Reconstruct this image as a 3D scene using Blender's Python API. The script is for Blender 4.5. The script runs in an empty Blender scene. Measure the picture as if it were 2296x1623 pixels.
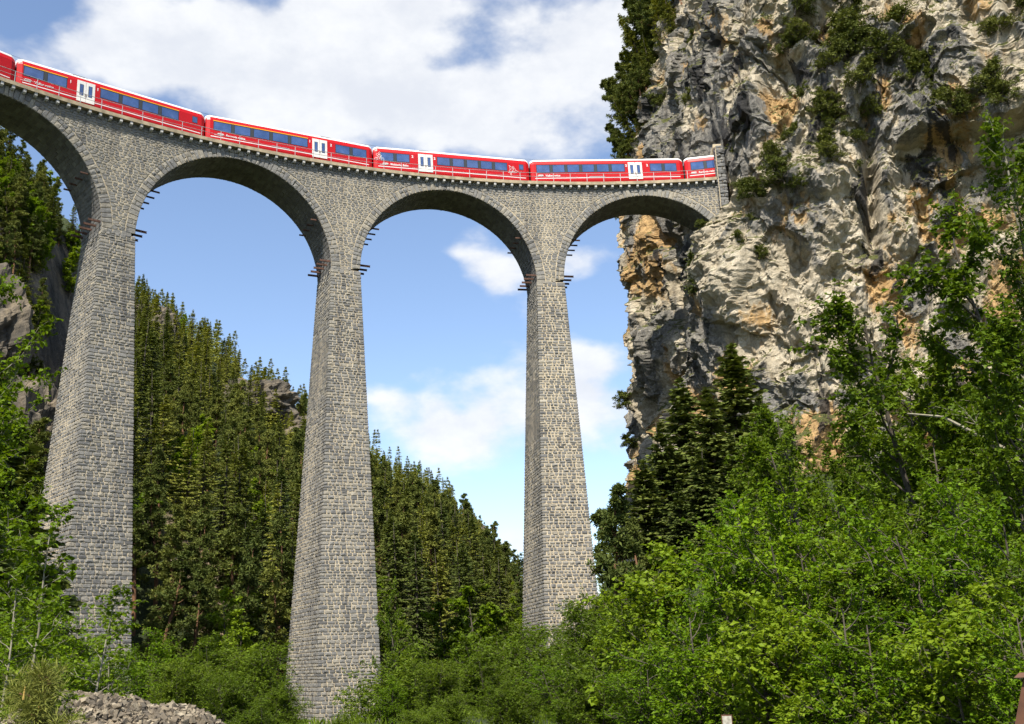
import bpy, math, random
import numpy as np
from mathutils import Matrix, Vector
random.seed(7); RNG = np.random.default_rng(7)
scene = bpy.context.scene; COL = scene.collection
PI = math.pi

# ------------------------------------------------------------------ camera
camd = bpy.data.cameras.new('camera'); cam = bpy.data.objects.new('camera', camd); COL.objects.link(cam)
PITCH, ROLL = 0.28625, -0.03642
camd.sensor_width = 36.0; camd.lens = 36.0 * 2316.7 / 2296.0
camd.clip_start = 0.1; camd.clip_end = 6000
cam.matrix_world = Matrix.Rotation(PI / 2 + PITCH, 4, 'X') @ Matrix.Rotation(ROLL, 4, 'Z')
scene.camera = cam

# ------------------------------------------------------------------ light and sky
SUN_EL, SUN_AZ = math.radians(54), math.radians(196)       # azimuth clockwise from +Y (the view): behind the camera, a little to the left
sd = Vector((math.sin(SUN_AZ) * math.cos(SUN_EL), math.cos(SUN_AZ) * math.cos(SUN_EL), math.sin(SUN_EL)))
sl = bpy.data.lights.new('sun', 'SUN'); sl.energy = 5.0; sl.angle = math.radians(0.55); sl.color = (1.0, 0.93, 0.82)
sun = bpy.data.objects.new('sun', sl); COL.objects.link(sun); sun.rotation_euler = (-sd).to_track_quat('-Z', 'Y').to_euler()
scene.view_settings.view_transform = 'Standard'; scene.view_settings.look = 'None'
scene.view_settings.exposure = 0.88; scene.view_settings.gamma = 1.0
scene.view_settings.use_curve_mapping = False

world = bpy.data.worlds.new('World'); scene.world = world; world.use_nodes = True

class NT:                                                   # small node-tree helper
    def __init__(s, nt): s.nt = nt; nt.nodes.clear()
    def n(s, t, **kw):
        nd = s.nt.nodes.new(t)
        for k, v in kw.items(): setattr(nd, k, v)
        return nd
    def l(s, a, b): s.nt.links.new(a, b)
    def put(s, sock, v):
        if hasattr(v, 'is_output') or isinstance(v, bpy.types.NodeSocket): s.l(v, sock)
        else: sock.default_value = v
    def math(s, op, a, b=0.0, c=0.0, clamp=False):
        m = s.n('ShaderNodeMath', operation=op); m.use_clamp = clamp
        s.put(m.inputs[0], a); s.put(m.inputs[1], b); s.put(m.inputs[2], c); return m.outputs[0]
    def vmath(s, op, a, b=(0, 0, 0)):
        m = s.n('ShaderNodeVectorMath', operation=op); s.put(m.inputs[0], a); s.put(m.inputs[1], b)
        return m.outputs['Value'] if op in ('DOT_PRODUCT', 'LENGTH') else m.outputs[0]
    def noise(s, vec, scale, detail=4, rough=0.55, dim='3D'):
        m = s.n('ShaderNodeTexNoise'); m.noise_dimensions = dim
        if vec is not None: s.l(vec, m.inputs['Vector'])
        m.inputs['Scale'].default_value = scale; m.inputs['Detail'].default_value = detail; m.inputs['Roughness'].default_value = rough
        return m
    def ramp(s, fac, stops):
        r = s.n('ShaderNodeValToRGB'); s.put(r.inputs[0], fac); e = r.color_ramp.elements
        while len(e) < len(stops): e.new(0.5)
        for i, (p, c) in enumerate(stops): e[i].position = p; e[i].color = (c[0], c[1], c[2], 1) if len(c) == 3 else c
        return r.outputs[0]
    def mix(s, fac, a, b, bt='MIX'):
        m = s.n('ShaderNodeMix', data_type='RGBA', blend_type=bt)
        s.put(m.inputs[0], fac)
        for sock, v in ((m.inputs[6], a), (m.inputs[7], b)):
            if isinstance(v, tuple): v = (v[0], v[1], v[2], 1)
            s.put(sock, v)
        return m.outputs[2]
    def maprange(s, v, a, b, c=0.0, d=1.0, smooth=True):
        m = s.n('ShaderNodeMapRange'); m.interpolation_type = 'SMOOTHSTEP' if smooth else 'LINEAR'
        s.put(m.inputs[0], v)
        for i, x in enumerate((a, b, c, d)): m.inputs[i + 1].default_value = x
        return m.outputs[0]

# clouds: azimuth (deg, clockwise from the view), elevation (deg), half sizes (deg), strength
CLOUDS = [(-23.4,32.2,6.7,2.7,0.50), (-15.5,32.5,9.4,3.0,0.55), (-7.4,33.9,6.6,2.7,0.55), (-4.1,31.5,3.5,1.5,0.40), (-11.7,29.9,1.7,1.2,0.30), (4.0,30.8,5.0,4.6,0.72), (6.8,34.0,3.2,2.6,0.50), (-0.5,28.9,2.5,1.2,0.40), (4.3,22.4,3.5,1.7,0.50), (-0.2,22.6,1.6,1.5,0.40), (-3.4,12.3,3.8,1.9,0.50), (-6.9,14.8,1.5,0.7,0.30), (4.9,15.0,2.0,2.2,0.45), (-0.8,6.4,3.0,1.0,0.40), (-28.0,32.8,3.2,1.5,-0.50), (-2.3,32.9,2.6,1.0,-0.35), (-24.1,26.8,4.4,2.7,-0.50), (-15.2,24.3,6.8,2.2,-0.50), (-16.5,20.9,5.8,2.5,-0.45), (-4.3,20.7,4.2,2.2,-0.45), (-4.3,17.3,4.4,2.0,-0.40), (-6.3,28.2,2.2,1.5,-0.20), (5.1,18.2,2.3,1.5,-0.30)]
def build_world():
    t = NT(world.node_tree)
    sky = t.n('ShaderNodeTexSky', sky_type='NISHITA'); sky.sun_disc = False
    sky.sun_elevation = SUN_EL; sky.sun_rotation = SUN_AZ; sky.altitude = 1000; sky.air_density = 1.0; sky.dust_density = 0.6; sky.ozone_density = 1.6
    tc = t.n('ShaderNodeTexCoord'); d = t.vmath('NORMALIZE', tc.outputs['Generated'])
    sc = t.n('ShaderNodeMapping'); sc.inputs['Scale'].default_value = (1.0, 1.0, 1.7); t.l(d, sc.inputs[0])
    warp = t.noise(sc.outputs[0], 5.0, 3, 0.6)
    wv = t.vmath('SUBTRACT', warp.outputs['Color'], (0.5, 0.5, 0.5)); wv = t.vmath('MULTIPLY', wv, (0.16, 0.16, 0.12))
    dw = t.vmath('ADD', d, wv)
    n1 = t.noise(sc.outputs[0], 3.2, 5, 0.56); n2 = t.noise(sc.outputs[0], 11.0, 5, 0.62)
    tot = None
    for az, el, ra, re, s in CLOUDS:
        a, e = math.radians(az), math.radians(el)
        U = (math.cos(a), -math.sin(a), 0.0); V = (-math.sin(a) * math.sin(e), -math.cos(a) * math.sin(e), math.cos(e))
        C = (math.sin(a) * math.cos(e), math.cos(a) * math.cos(e), math.sin(e))
        ua = t.math('MULTIPLY', t.vmath('DOT_PRODUCT', dw, U), 1 / math.radians(ra)); va = t.math('MULTIPLY', t.vmath('DOT_PRODUCT', dw, V), 1 / math.radians(re))
        q = t.math('ADD', t.math('MULTIPLY', ua, ua), t.math('MULTIPLY', va, va))
        g = t.math('MULTIPLY', t.math('EXPONENT', t.math('MULTIPLY', q, -1.0)), t.math('GREATER_THAN', t.vmath('DOT_PRODUCT', d, C), 0.0))
        g = t.math('MULTIPLY', g, s)
        tot = g if tot is None else t.math('ADD', tot, g)
    cov = t.math('ADD', t.math('MULTIPLY', t.math('SUBTRACT', n1.outputs[0], 0.5), 2.1), t.math('MULTIPLY', t.math('SUBTRACT', n2.outputs[0], 0.5), 0.75)); cov = t.math('ADD', cov, 0.55)
    # away from the view the same broken cloud goes on at the average cover
    sep = t.n('ShaderNodeSeparateXYZ'); t.l(d, sep.inputs[0])
    base = t.maprange(sep.outputs[1], 0.5, 0.8, 0.22, 0.0)
    cov = t.math('ADD', cov, base)
    if tot is not None: cov = t.math('ADD', cov, tot)
    mask = t.maprange(cov, 0.64, 1.06)
    shade = t.maprange(n2.outputs[0], 0.3, 0.75)
    ccol = t.mix(shade, (3.65, 3.8, 4.1), (4.6, 4.65, 4.7))
    skyc = t.mix(1.0, sky.outputs[0], (1.10, 1.05, 1.02), 'MULTIPLY')
    col = t.mix(t.math('MULTIPLY', mask, 0.93), skyc, ccol)
    bg = t.n('ShaderNodeBackground'); t.l(col, bg.inputs[0]); bg.inputs[1].default_value = 0.125
    out = t.n('ShaderNodeOutputWorld'); t.l(bg.outputs[0], out.inputs[0])
build_world()
world.cycles.sampling_method = 'MANUAL'; world.cycles.sample_map_resolution = 512
scene.cycles.max_bounces = 6; scene.cycles.diffuse_bounces = 3; scene.cycles.glossy_bounces = 2
scene.cycles.transmission_bounces = 4; scene.cycles.transparent_max_bounces = 4
scene.cycles.use_adaptive_sampling = True; scene.cycles.adaptive_threshold = 0.02
scene.cycles.sample_clamp_indirect = 4.0

# ------------------------------------------------------------------ helpers
def mesh(name, V, F, mat=None, parent=None, smooth=False, attrs=None):
    """V: (n,3); F: list of index lists, or an (m,k) int array. One mesh object."""
    me = bpy.data.meshes.new(name); V = np.asarray(V, dtype=np.float32)
    if isinstance(F, np.ndarray):
        m, k = F.shape; flat = F.astype(np.int32).ravel(); starts = np.arange(m, dtype=np.int32) * k
    else:
        flat = np.fromiter((i for f in F for i in f), dtype=np.int32); lens = np.fromiter((len(f) for f in F), dtype=np.int32)
        starts = np.concatenate(([0], np.cumsum(lens)[:-1])).astype(np.int32); m = len(lens)
    me.vertices.add(len(V)); me.vertices.foreach_set('co', V.ravel())
    me.loops.add(len(flat)); me.loops.foreach_set('vertex_index', flat)
    me.polygons.add(m); me.polygons.foreach_set('loop_start', starts)
    me.update(calc_edges=True)
    me.polygons.foreach_set('use_smooth', np.full(m, bool(smooth)))
    if attrs:
        for an, av in attrs.items():
            at = me.attributes.new(an, 'FLOAT', 'POINT'); at.data.foreach_set('value', np.asarray(av, dtype=np.float32))
    if mat: me.materials.append(mat)
    o = bpy.data.objects.new(name, me); COL.objects.link(o)
    if parent: o.parent = parent
    return o
def empty(name, loc=(0, 0, 0), rz=0.0):
    o = bpy.data.objects.new(name, None); COL.objects.link(o); o.location = loc; o.rotation_euler = (0, 0, rz); o.empty_display_size = 0.5
    return o
def tag(o, label=None, cat=None, group=None, kind=None):
    for k, v in (('label', label), ('category', cat), ('group', group), ('kind', kind)):
        if v: o[k] = v
    return o
def fix_parent(child):                                       # keep world-space vertices although the parent is placed
    child.matrix_parent_inverse = child.parent.matrix_basis.inverted() if child.parent else Matrix()
    return child
class MB:                                                    # collects boxes, prisms and tubes into one mesh
    def __init__(s): s.v = []; s.f = []
    def add(s, V, F):
        b = len(s.v); s.v += [tuple(p) for p in V]; s.f += [[i + b for i in f] for f in F]; return s
    def box(s, x0, x1, y0, y1, z0, z1):
        return s.add([(x, y, z) for z in (z0, z1) for y in (y0, y1) for x in (x0, x1)], [(0, 2, 3, 1), (4, 5, 7, 6), (0, 1, 5, 4), (2, 6, 7, 3), (0, 4, 6, 2), (1, 3, 7, 5)])
    def hexa(s, P):                                          # 8 points, bottom ring then top ring (ccw)
        return s.add(P, [(3, 2, 1, 0), (4, 5, 6, 7), (0, 1, 5, 4), (1, 2, 6, 5), (2, 3, 7, 6), (3, 0, 4, 7)])
    def tube(s, pts, r, n=6, r1=None):
        pts = [Vector(p) for p in pts]; rings = []; m = len(pts)
        for i, p in enumerate(pts):
            d = (pts[min(i + 1, m - 1)] - pts[max(i - 1, 0)]).normalized(); a = d.orthogonal().normalized() if abs(d.z) > .9 else d.cross(Vector((0, 0, 1))).normalized(); c = d.cross(a)
            rr = r if r1 is None else r + (r1 - r) * i / max(1, m - 1)
            rings.append([p + (a * math.cos(2 * PI * k / n) + c * math.sin(2 * PI * k / n)) * rr for k in range(n)])
        F = [[i * n + k, i * n + (k + 1) % n, (i + 1) * n + (k + 1) % n, (i + 1) * n + k] for i in range(m - 1) for k in range(n)]
        F += [list(range(n))[::-1], list(range((m - 1) * n, m * n))]
        return s.add([p for R_ in rings for p in R_], F)
    def build(s, name, mat, parent=None, smooth=False): return mesh(name, s.v, s.f, mat, parent, smooth)

_perm = np.random.default_rng(3).permutation(512).astype(np.int32); _perm = np.concatenate([_perm, _perm, _perm])
_gr = np.random.default_rng(4).normal(size=(512, 3)).astype(np.float32); _gr /= np.linalg.norm(_gr, axis=1)[:, None]
def pnoise(x, y, z, seed=0):                                 # gradient noise, about -1..1
    x = np.asarray(x, np.float32) + seed * 17.13; y = np.asarray(y, np.float32) + seed * 5.71; z = np.asarray(z, np.float32) - seed * 9.37
    xi, yi, zi = np.floor(x).astype(np.int32), np.floor(y).astype(np.int32), np.floor(z).astype(np.int32)
    xf, yf, zf = x - xi, y - yi, z - zi
    u, v, w = (f * f * f * (f * (f * 6 - 15) + 10) for f in (xf, yf, zf))
    xi &= 511; yi &= 511; zi &= 511; out = 0
    for dx in (0, 1):
        wx = u if dx else 1 - u; hx = _perm[(xi + dx) & 511]
        for dy in (0, 1):
            wy = wx * (v if dy else 1 - v); hy = _perm[(hx + yi + dy) & 511]
            for dz in (0, 1):
                g = _gr[_perm[(hy + zi + dz) & 511]]
                out = out + wy * (w if dz else 1 - w) * (g[..., 0] * (xf - dx) + g[..., 1] * (yf - dy) + g[..., 2] * (zf - dz))
    return out * 1.5
def fbm(x, y, z, oct=4, seed=0, lac=2.03, gain=0.5):
    o, a = 0, 1.0
    for i in range(oct): o = o + a * pnoise(x, y, z, seed + i * 3); x = x * lac; y = y * lac; z = z * lac; a *= gain
    return o

# ------------------------------------------------------------------ materials
def material(name):
    m = bpy.data.materials.new(name); m.use_nodes = True; t = NT(m.node_tree)
    b = t.n('ShaderNodeBsdfPrincipled'); o = t.n('ShaderNodeOutputMaterial'); t.l(b.outputs[0], o.inputs[0])
    b.inputs['Specular IOR Level'].default_value = 0.3
    return m, t, b, o
def plain(name, col, rough=0.6, metal=0.0, vary=0.12, scale=6.0, spec=0.3):
    m, t, b, o = material(name); tc = t.n('ShaderNodeTexCoord')
    n = t.noise(tc.outputs['Object'], scale, 5)
    c = t.mix(t.maprange(n.outputs[0], 0.25, 0.75), tuple(x * (1 - vary) for x in col), tuple(min(1, x * (1 + vary)) for x in col))
    t.l(c, b.inputs['Base Color']); b.inputs['Roughness'].default_value = rough; b.inputs['Metallic'].default_value = metal
    b.inputs['Specular IOR Level'].default_value = spec
    return m
def stone_material(name, stops, mott=0.28):
    m, t, b, o = material(name); geo = t.n('ShaderNodeNewGeometry')
    at = t.n('ShaderNodeAttribute', attribute_name='rnd')
    n1 = t.noise(geo.outputs['Position'], 5.0, 6, 0.65); n2 = t.noise(geo.outputs['Position'], 0.16, 3)
    f = t.math('ADD', at.outputs['Fac'], t.math('MULTIPLY', t.math('SUBTRACT', n2.outputs[0], 0.5), 0.35))
    c = t.ramp(f, stops)
    c = t.mix(1.0, c, t.ramp(n1.outputs[0], [(0.25, (1 - mott,) * 3), (0.5, (1, 1, 1)), (0.8, (1 + mott, 1 + mott, 1 + mott * .9))]), 'MULTIPLY')
    mp = t.n('ShaderNodeMapping'); mp.inputs['Scale'].default_value = (1, 1, .05); t.l(geo.outputs['Position'], mp.inputs[0]); n3 = t.noise(mp.outputs[0], 1.1, 5, .6)
    c = t.mix(1.0, c, t.ramp(n3.outputs[0], [(.28, (.58, .58, .60)), (.45, (.96, .96, .96)), (.62, (1.0, 1.0, 1.0)), (.78, (1.22, 1.2, 1.15))]), 'MULTIPLY')
    t.l(c, b.inputs['Base Color']); b.inputs['Roughness'].default_value = 0.9
    bp = t.n('ShaderNodeBump'); bp.inputs['Strength'].default_value = 0.9; bp.inputs['Distance'].default_value = 0.05
    t.l(n1.outputs[0], bp.inputs['Height']); t.l(bp.outputs[0], b.inputs['Normal'])
    return m
M = {}
M['stone'] = stone_material('limestone_block', [(0.0, (.105, .103, .100)), (0.22, (.165, .163, .156)), (0.45, (.214, .206, .188)), (0.65, (.255, .238, .202)), (0.85, (.295, .266, .21)), (1.0, (.41, .38, .315))])
def mortar_material():
    m, t, b, o = material('lime_mortar'); geo = t.n('ShaderNodeNewGeometry')
    n = t.noise(geo.outputs['Position'], 1.4, 6, 0.65); st = t.n('ShaderNodeAttribute', attribute_name='stain_shade')
    c = t.ramp(n.outputs[0], [(0.25, (.33, .28, .19)), (0.5, (.46, .385, .265)), (0.8, (.58, .50, .36))])
    mp = t.n('ShaderNodeMapping'); mp.inputs['Scale'].default_value = (1, 1, .05); t.l(geo.outputs['Position'], mp.inputs[0]); n3 = t.noise(mp.outputs[0], 1.1, 5, .6)
    c = t.mix(1.0, c, t.ramp(n3.outputs[0], [(.28, (.58, .58, .60)), (.45, (.96, .96, .96)), (.62, (1.0, 1.0, 1.0)), (.78, (1.22, 1.2, 1.15))]), 'MULTIPLY')
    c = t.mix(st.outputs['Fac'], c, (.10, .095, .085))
    t.l(c, b.inputs['Base Color']); b.inputs['Roughness'].default_value = 0.95
    return m
M['mortar'] = mortar_material()
M['concrete'] = plain('weathered_concrete', (.33, .27, .18), 0.9, vary=0.35, scale=1.5)
M['corbel'] = plain('pale_granite', (.42, .41, .385), 0.85, vary=0.3, scale=3)
M['steel'] = plain('galvanised_steel', (.36, .36, .36), 0.5, 0.6, 0.2)
M['rust'] = plain('rusty_steel', (.10, .055, .04), 0.8, 0.3, 0.5, 4)
M['black'] = plain('black_rubber', (.015, .015, .016), 0.8)
# ------------------------------------------------------------------ the viaduct: a curve of radius RC about (CX, CY)
CX, CY, RC = 21.546, 21.686, 92.866
ZD, GD = 54.69, 0.02544                     # ledge height at theta 0 and gradient along the arc
ZS, GS = 42.17, 0.0212                      # springing height and its gradient
WV, WL = 5.385, 3.19                        # width of the walls; half width to the ledge's edge
TP, DT = -0.70547, 0.25902                  # first visible pier, pitch of the piers (rad)
TA, BT, BR = 1.622, 0.0385, 0.0644          # half thickness of a pier at springing and its batters
RISE = 10.7; RING = 0.98
RA = RC * DT / 2 - TA                       # half span
def cyl(th, r, z): return np.stack([CX + r * np.sin(th), CY + r * np.cos(th), np.broadcast_to(z, np.shape(th * r * 1.0))], -1)
def deckz(th): return ZD + GD * RC * th
def springz(i): return ZS + GS * RC * (TP + DT * i)
def arc_th(i): return TP + DT * (i + 0.5)
def arch_zs(i): return ZS + GS * RC * arc_th(i)
TH0, TH1 = -1.03, 0.046

viaduct = empty('railway_viaduct', (CX + RC * math.sin(TP + DT), CY + RC * math.cos(TP + DT), -3.0))
tag(viaduct, 'curved grey stone railway viaduct with tall tapering piers and round arches', 'viaduct')

def stone_batch(polys, rnd, offs, proud, mapper, seed=0):
    """polys: list of (k,2) arrays in wall coordinates. Returns per-stone (V, F, rnd) with a rough pillow face."""
    g = np.random.default_rng(seed); out = []
    for P, rv, pr in zip(polys, rnd, proud):
        k = len(P); c = P.mean(0); d = P - c
        P1 = c + d * (0.985); L = np.linalg.norm(d, axis=1).mean()
        ins = min(0.18, 0.03 / max(L, .05)); P2 = c + d * (1 - ins * g.uniform(.6, 1.5, (k, 1))); c2 = c + d.std(0) * g.uniform(-.35, .35, 2)
        ab = np.concatenate([P1, P2, c2[None]]); of = np.concatenate([np.full(k, -0.012), .006 + pr * g.uniform(.4, 1.1, k), [pr * g.uniform(.7, 1.7)]])
        F = [(i, (i + 1) % k, k + (i + 1) % k, k + i) for i in range(k)] + [(k + i, k + (i + 1) % k, 2 * k) for i in range(k)]
        out.append((mapper(ab[:, 0], ab[:, 1], of), F, rv))
    return out
def rounded(q, g, jit=0.02, cut=0.16):                        # quad (4,2) ccw -> 8 point rough block outline
    q = np.asarray(q, float); o = []
    for i in range(4):
        a, b = q[i], q[(i + 1) % 4]; L = np.linalg.norm(b - a); c_ = min(cut * L, 0.07)
        o.append(a + (b - a) / L * c_ * g.uniform(.4, 1.3)); o.append(b - (b - a) / L * c_ * g.uniform(.4, 1.3))
    o = np.array(o); return o + g.uniform(-jit, jit, o.shape)
def join(stones):
    V, F, R_ = [], [], []; b = 0
    for v, f, rv in stones:
        V.append(v); F += [tuple(i + b for i in q) for q in f]; R_.append(np.full(len(v), rv)); b += len(v)
    return np.concatenate(V), F, np.concatenate(R_)
def pix_area(V):                                              # rough size of a stone seen from the camera's place
    n = np.linalg.norm(V.mean(0)); e = V.max(0) - V.min(0); return float(np.linalg.norm(e) / n)

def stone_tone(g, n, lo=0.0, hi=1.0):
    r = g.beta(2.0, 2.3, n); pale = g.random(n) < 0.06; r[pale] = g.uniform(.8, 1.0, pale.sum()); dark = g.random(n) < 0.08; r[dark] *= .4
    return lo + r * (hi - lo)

# --- piers
cands = []
def build_pier(i):
    g = np.random.default_rng(50 + i); th0 = TP + DT * i; zs = springz(i); zb = -9.0; S0, C0 = math.sin(th0), math.cos(th0)
    def half(z): return TA + BT * (zs - z), WV / 2 + BR * (zs - z)
    P = []
    for z in (zb, zs):
        a, w = half(z)
        for ts, rs in ((-1, -1), (1, -1), (1, 1), (-1, 1)): r_ = RC + rs * (w - .02); t_ = ts * (a - .02) * r_ / RC; P.append((CX + r_ * S0 + t_ * C0, CY + r_ * C0 - t_ * S0, z))
    body = MB().hexa(P[:4] + P[4:]).build('pier', M['mortar'], viaduct); fix_parent(body)
    stones = []
    # courses
    zz = [zb]; 
    while zz[-1] < zs - .25: zz.append(zz[-1] + g.uniform(.24, .43) * (1.0 if zz[-1] > 8 else 1.06))
    zz[-1] = zs
    for face in (range(4) if i >= 0 else (0, 2)):                                     # 0 front, 1 left, 2 right, 3 back
        def flat(a, r, z): return np.stack([CX + r * S0 + a * r / RC * C0, CY + r * C0 - a * r / RC * S0, z + 0 * a], -1)
        if face == 0: mp = lambda a, z, o: flat(a, RC - half(z)[1] - o, z)
        if face == 3: mp = lambda a, z, o: flat(-a, RC + half(z)[1] + o, z)
        if face == 1: mp = lambda a, z, o: flat(-(half(z)[0] + o), RC - a, z)
        if face == 2: mp = lambda a, z, o: flat(half(z)[0] + o, RC + a, z)
        polys = []; quoin = []
        for ci in range(len(zz) - 1):
            z0, z1 = zz[ci], zz[ci + 1]; zm = (z0 + z1) / 2
            hw = half(zm)[0 if face in (0, 3) else 1]
            big = (ci % 2 == 0) == (face in (0, 3)); ql = g.uniform(.62, .95) if big else g.uniform(.36, .52)
            xs = [-hw - .05, -hw + ql]
            while xs[-1] < hw - .8: xs.append(xs[-1] + g.uniform(.30, .80))
            ql = g.uniform(.62, .95) if big else g.uniform(.36, .52)
            xs = [x for x in xs if x < hw - ql - .25] + [hw - ql, hw + .05]
            gp = g.uniform(.026, .038) if i != 2 else g.uniform(.034, .048)
            for k in range(len(xs) - 1):
                x0, x1 = xs[k] + gp, xs[k + 1] - gp
                if k == 0: x0 = xs[0]
                if k == len(xs) - 2: x1 = xs[-1]
                y0, y1 = z0 + gp, z1 - gp
                if x1 - x0 < .12: continue
                edge = k in (0, len(xs) - 2)
                if not edge and y1 - y0 > .33 and g.random() < .18:          # two thin stones in a tall course
                    ym = y0 + (y1 - y0) * g.uniform(.4, .6)
                    for (p, q) in ((y0, ym - gp * .8), (ym + gp * .8, y1)):
                        polys.append(rounded([(x0, p), (x1, p), (x1, q), (x0, q)], g, .014)); quoin.append(0)
                else:
                    polys.append(rounded([(x0, y0), (x1, y0), (x1, y1), (x0, y1)], g, .016 if not edge else .008)); quoin.append(1 if edge else 0)
        q = np.array(quoin); n = len(polys); tone = stone_tone(g, n, .0, .86 if i != 2 else .95)
        pr = np.where(q == 1, .04, g.uniform(.02, .07, n))
        st = stone_batch(polys, tone, None, pr, mp, seed=int(g.integers(1e6)))
        for s_ in st: stones.append((s_, face))
    keep = []
    for s_, face in stones:
        c = s_[0].mean(0); el = math.degrees(math.atan2(c[2], math.hypot(c[0], c[1])))
        if i == 1 and face in (0, 1) and el > -2.4: cands.append((pix_area(s_[0]), s_, body))
        else: keep.append(s_)
    return body, keep
pier_rest = {}
for i in (-1, 0, 1, 2):
    b, keep = build_pier(i); pier_rest[i] = (b, keep)
cands.sort(key=lambda c: -c[0])
for k, (a, s_, body) in enumerate(cands):
    if k < 300: fix_parent(mesh('stone', s_[0], s_[1], M['stone'], body, attrs={'rnd': np.full(len(s_[0]), s_[2])}))
    else: pier_rest[1][1].append(s_)
for i, (b, keep) in pier_rest.items():
    V, F, R_ = join(keep); o = mesh('stone_facing', V, F, M['stone'], b, attrs={'rnd': R_}); fix_parent(o); o['kind'] = 'stuff'

# --- walls above the piers (the mortar core) and barrels of the arches
def lower_z(s):                                               # soffit height along the arc length s, nan-free
    out = np.full(len(s), -1e9)
    for i in (-2, -1, 0, 1, 2):
        u = (s - RC * arc_th(i)) / RA; ins = np.abs(u) < 1
        out[ins] = arch_zs(i) + RISE * np.sqrt(1 - u[ins] ** 2)
    for i in (-2, -1, 0, 1, 2, 3):
        ins = (np.abs(s - RC * (TP + DT * i)) <= TA + 1e-6) & (out < -1e8); out[ins] = springz(i)
    return out
ss = []
for i in (-2, -1, 0, 1, 2):
    a = np.linspace(PI, 0, 65); ss += list(RC * arc_th(i) + RA * np.cos(a) * .99999)
ss = np.array(sorted(s for s in ss if RC * TH0 < s < RC * TH1))
lz = lower_z(ss); tz = deckz(ss / RC) - .46
frac = np.array([0, .3, .6, .8, .9, 1.0])
rows = []
for f in frac: rows.append(lz + (tz - lz) * f)
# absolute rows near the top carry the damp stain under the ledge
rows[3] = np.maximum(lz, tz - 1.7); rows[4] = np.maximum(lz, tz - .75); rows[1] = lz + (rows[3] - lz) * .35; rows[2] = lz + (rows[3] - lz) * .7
N = len(ss); V = []; A = []
for rs in (-1, 1):
    for k, rz in enumerate(rows):
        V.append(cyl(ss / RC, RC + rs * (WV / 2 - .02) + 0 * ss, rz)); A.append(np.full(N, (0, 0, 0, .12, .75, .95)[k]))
F = []
K = len(rows)
for k in range(K - 1):
    for j in range(N - 1):
        F.append((k * N + j, k * N + j + 1, (k + 1) * N + j + 1, (k + 1) * N + j)); b = K * N
        F.append((b + (k + 1) * N + j, b + (k + 1) * N + j + 1, b + k * N + j + 1, b + k * N + j))
for j in range(N - 1): F.append(((K - 1) * N + j, (K - 1) * N + j + 1, K * N + (K - 1) * N + j + 1, K * N + (K - 1) * N + j))
spandrel = fix_parent(mesh('spandrel_wall', np.concatenate(V), F, M['mortar'], viaduct, attrs={'stain_shade': np.concatenate(A)}))

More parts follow.
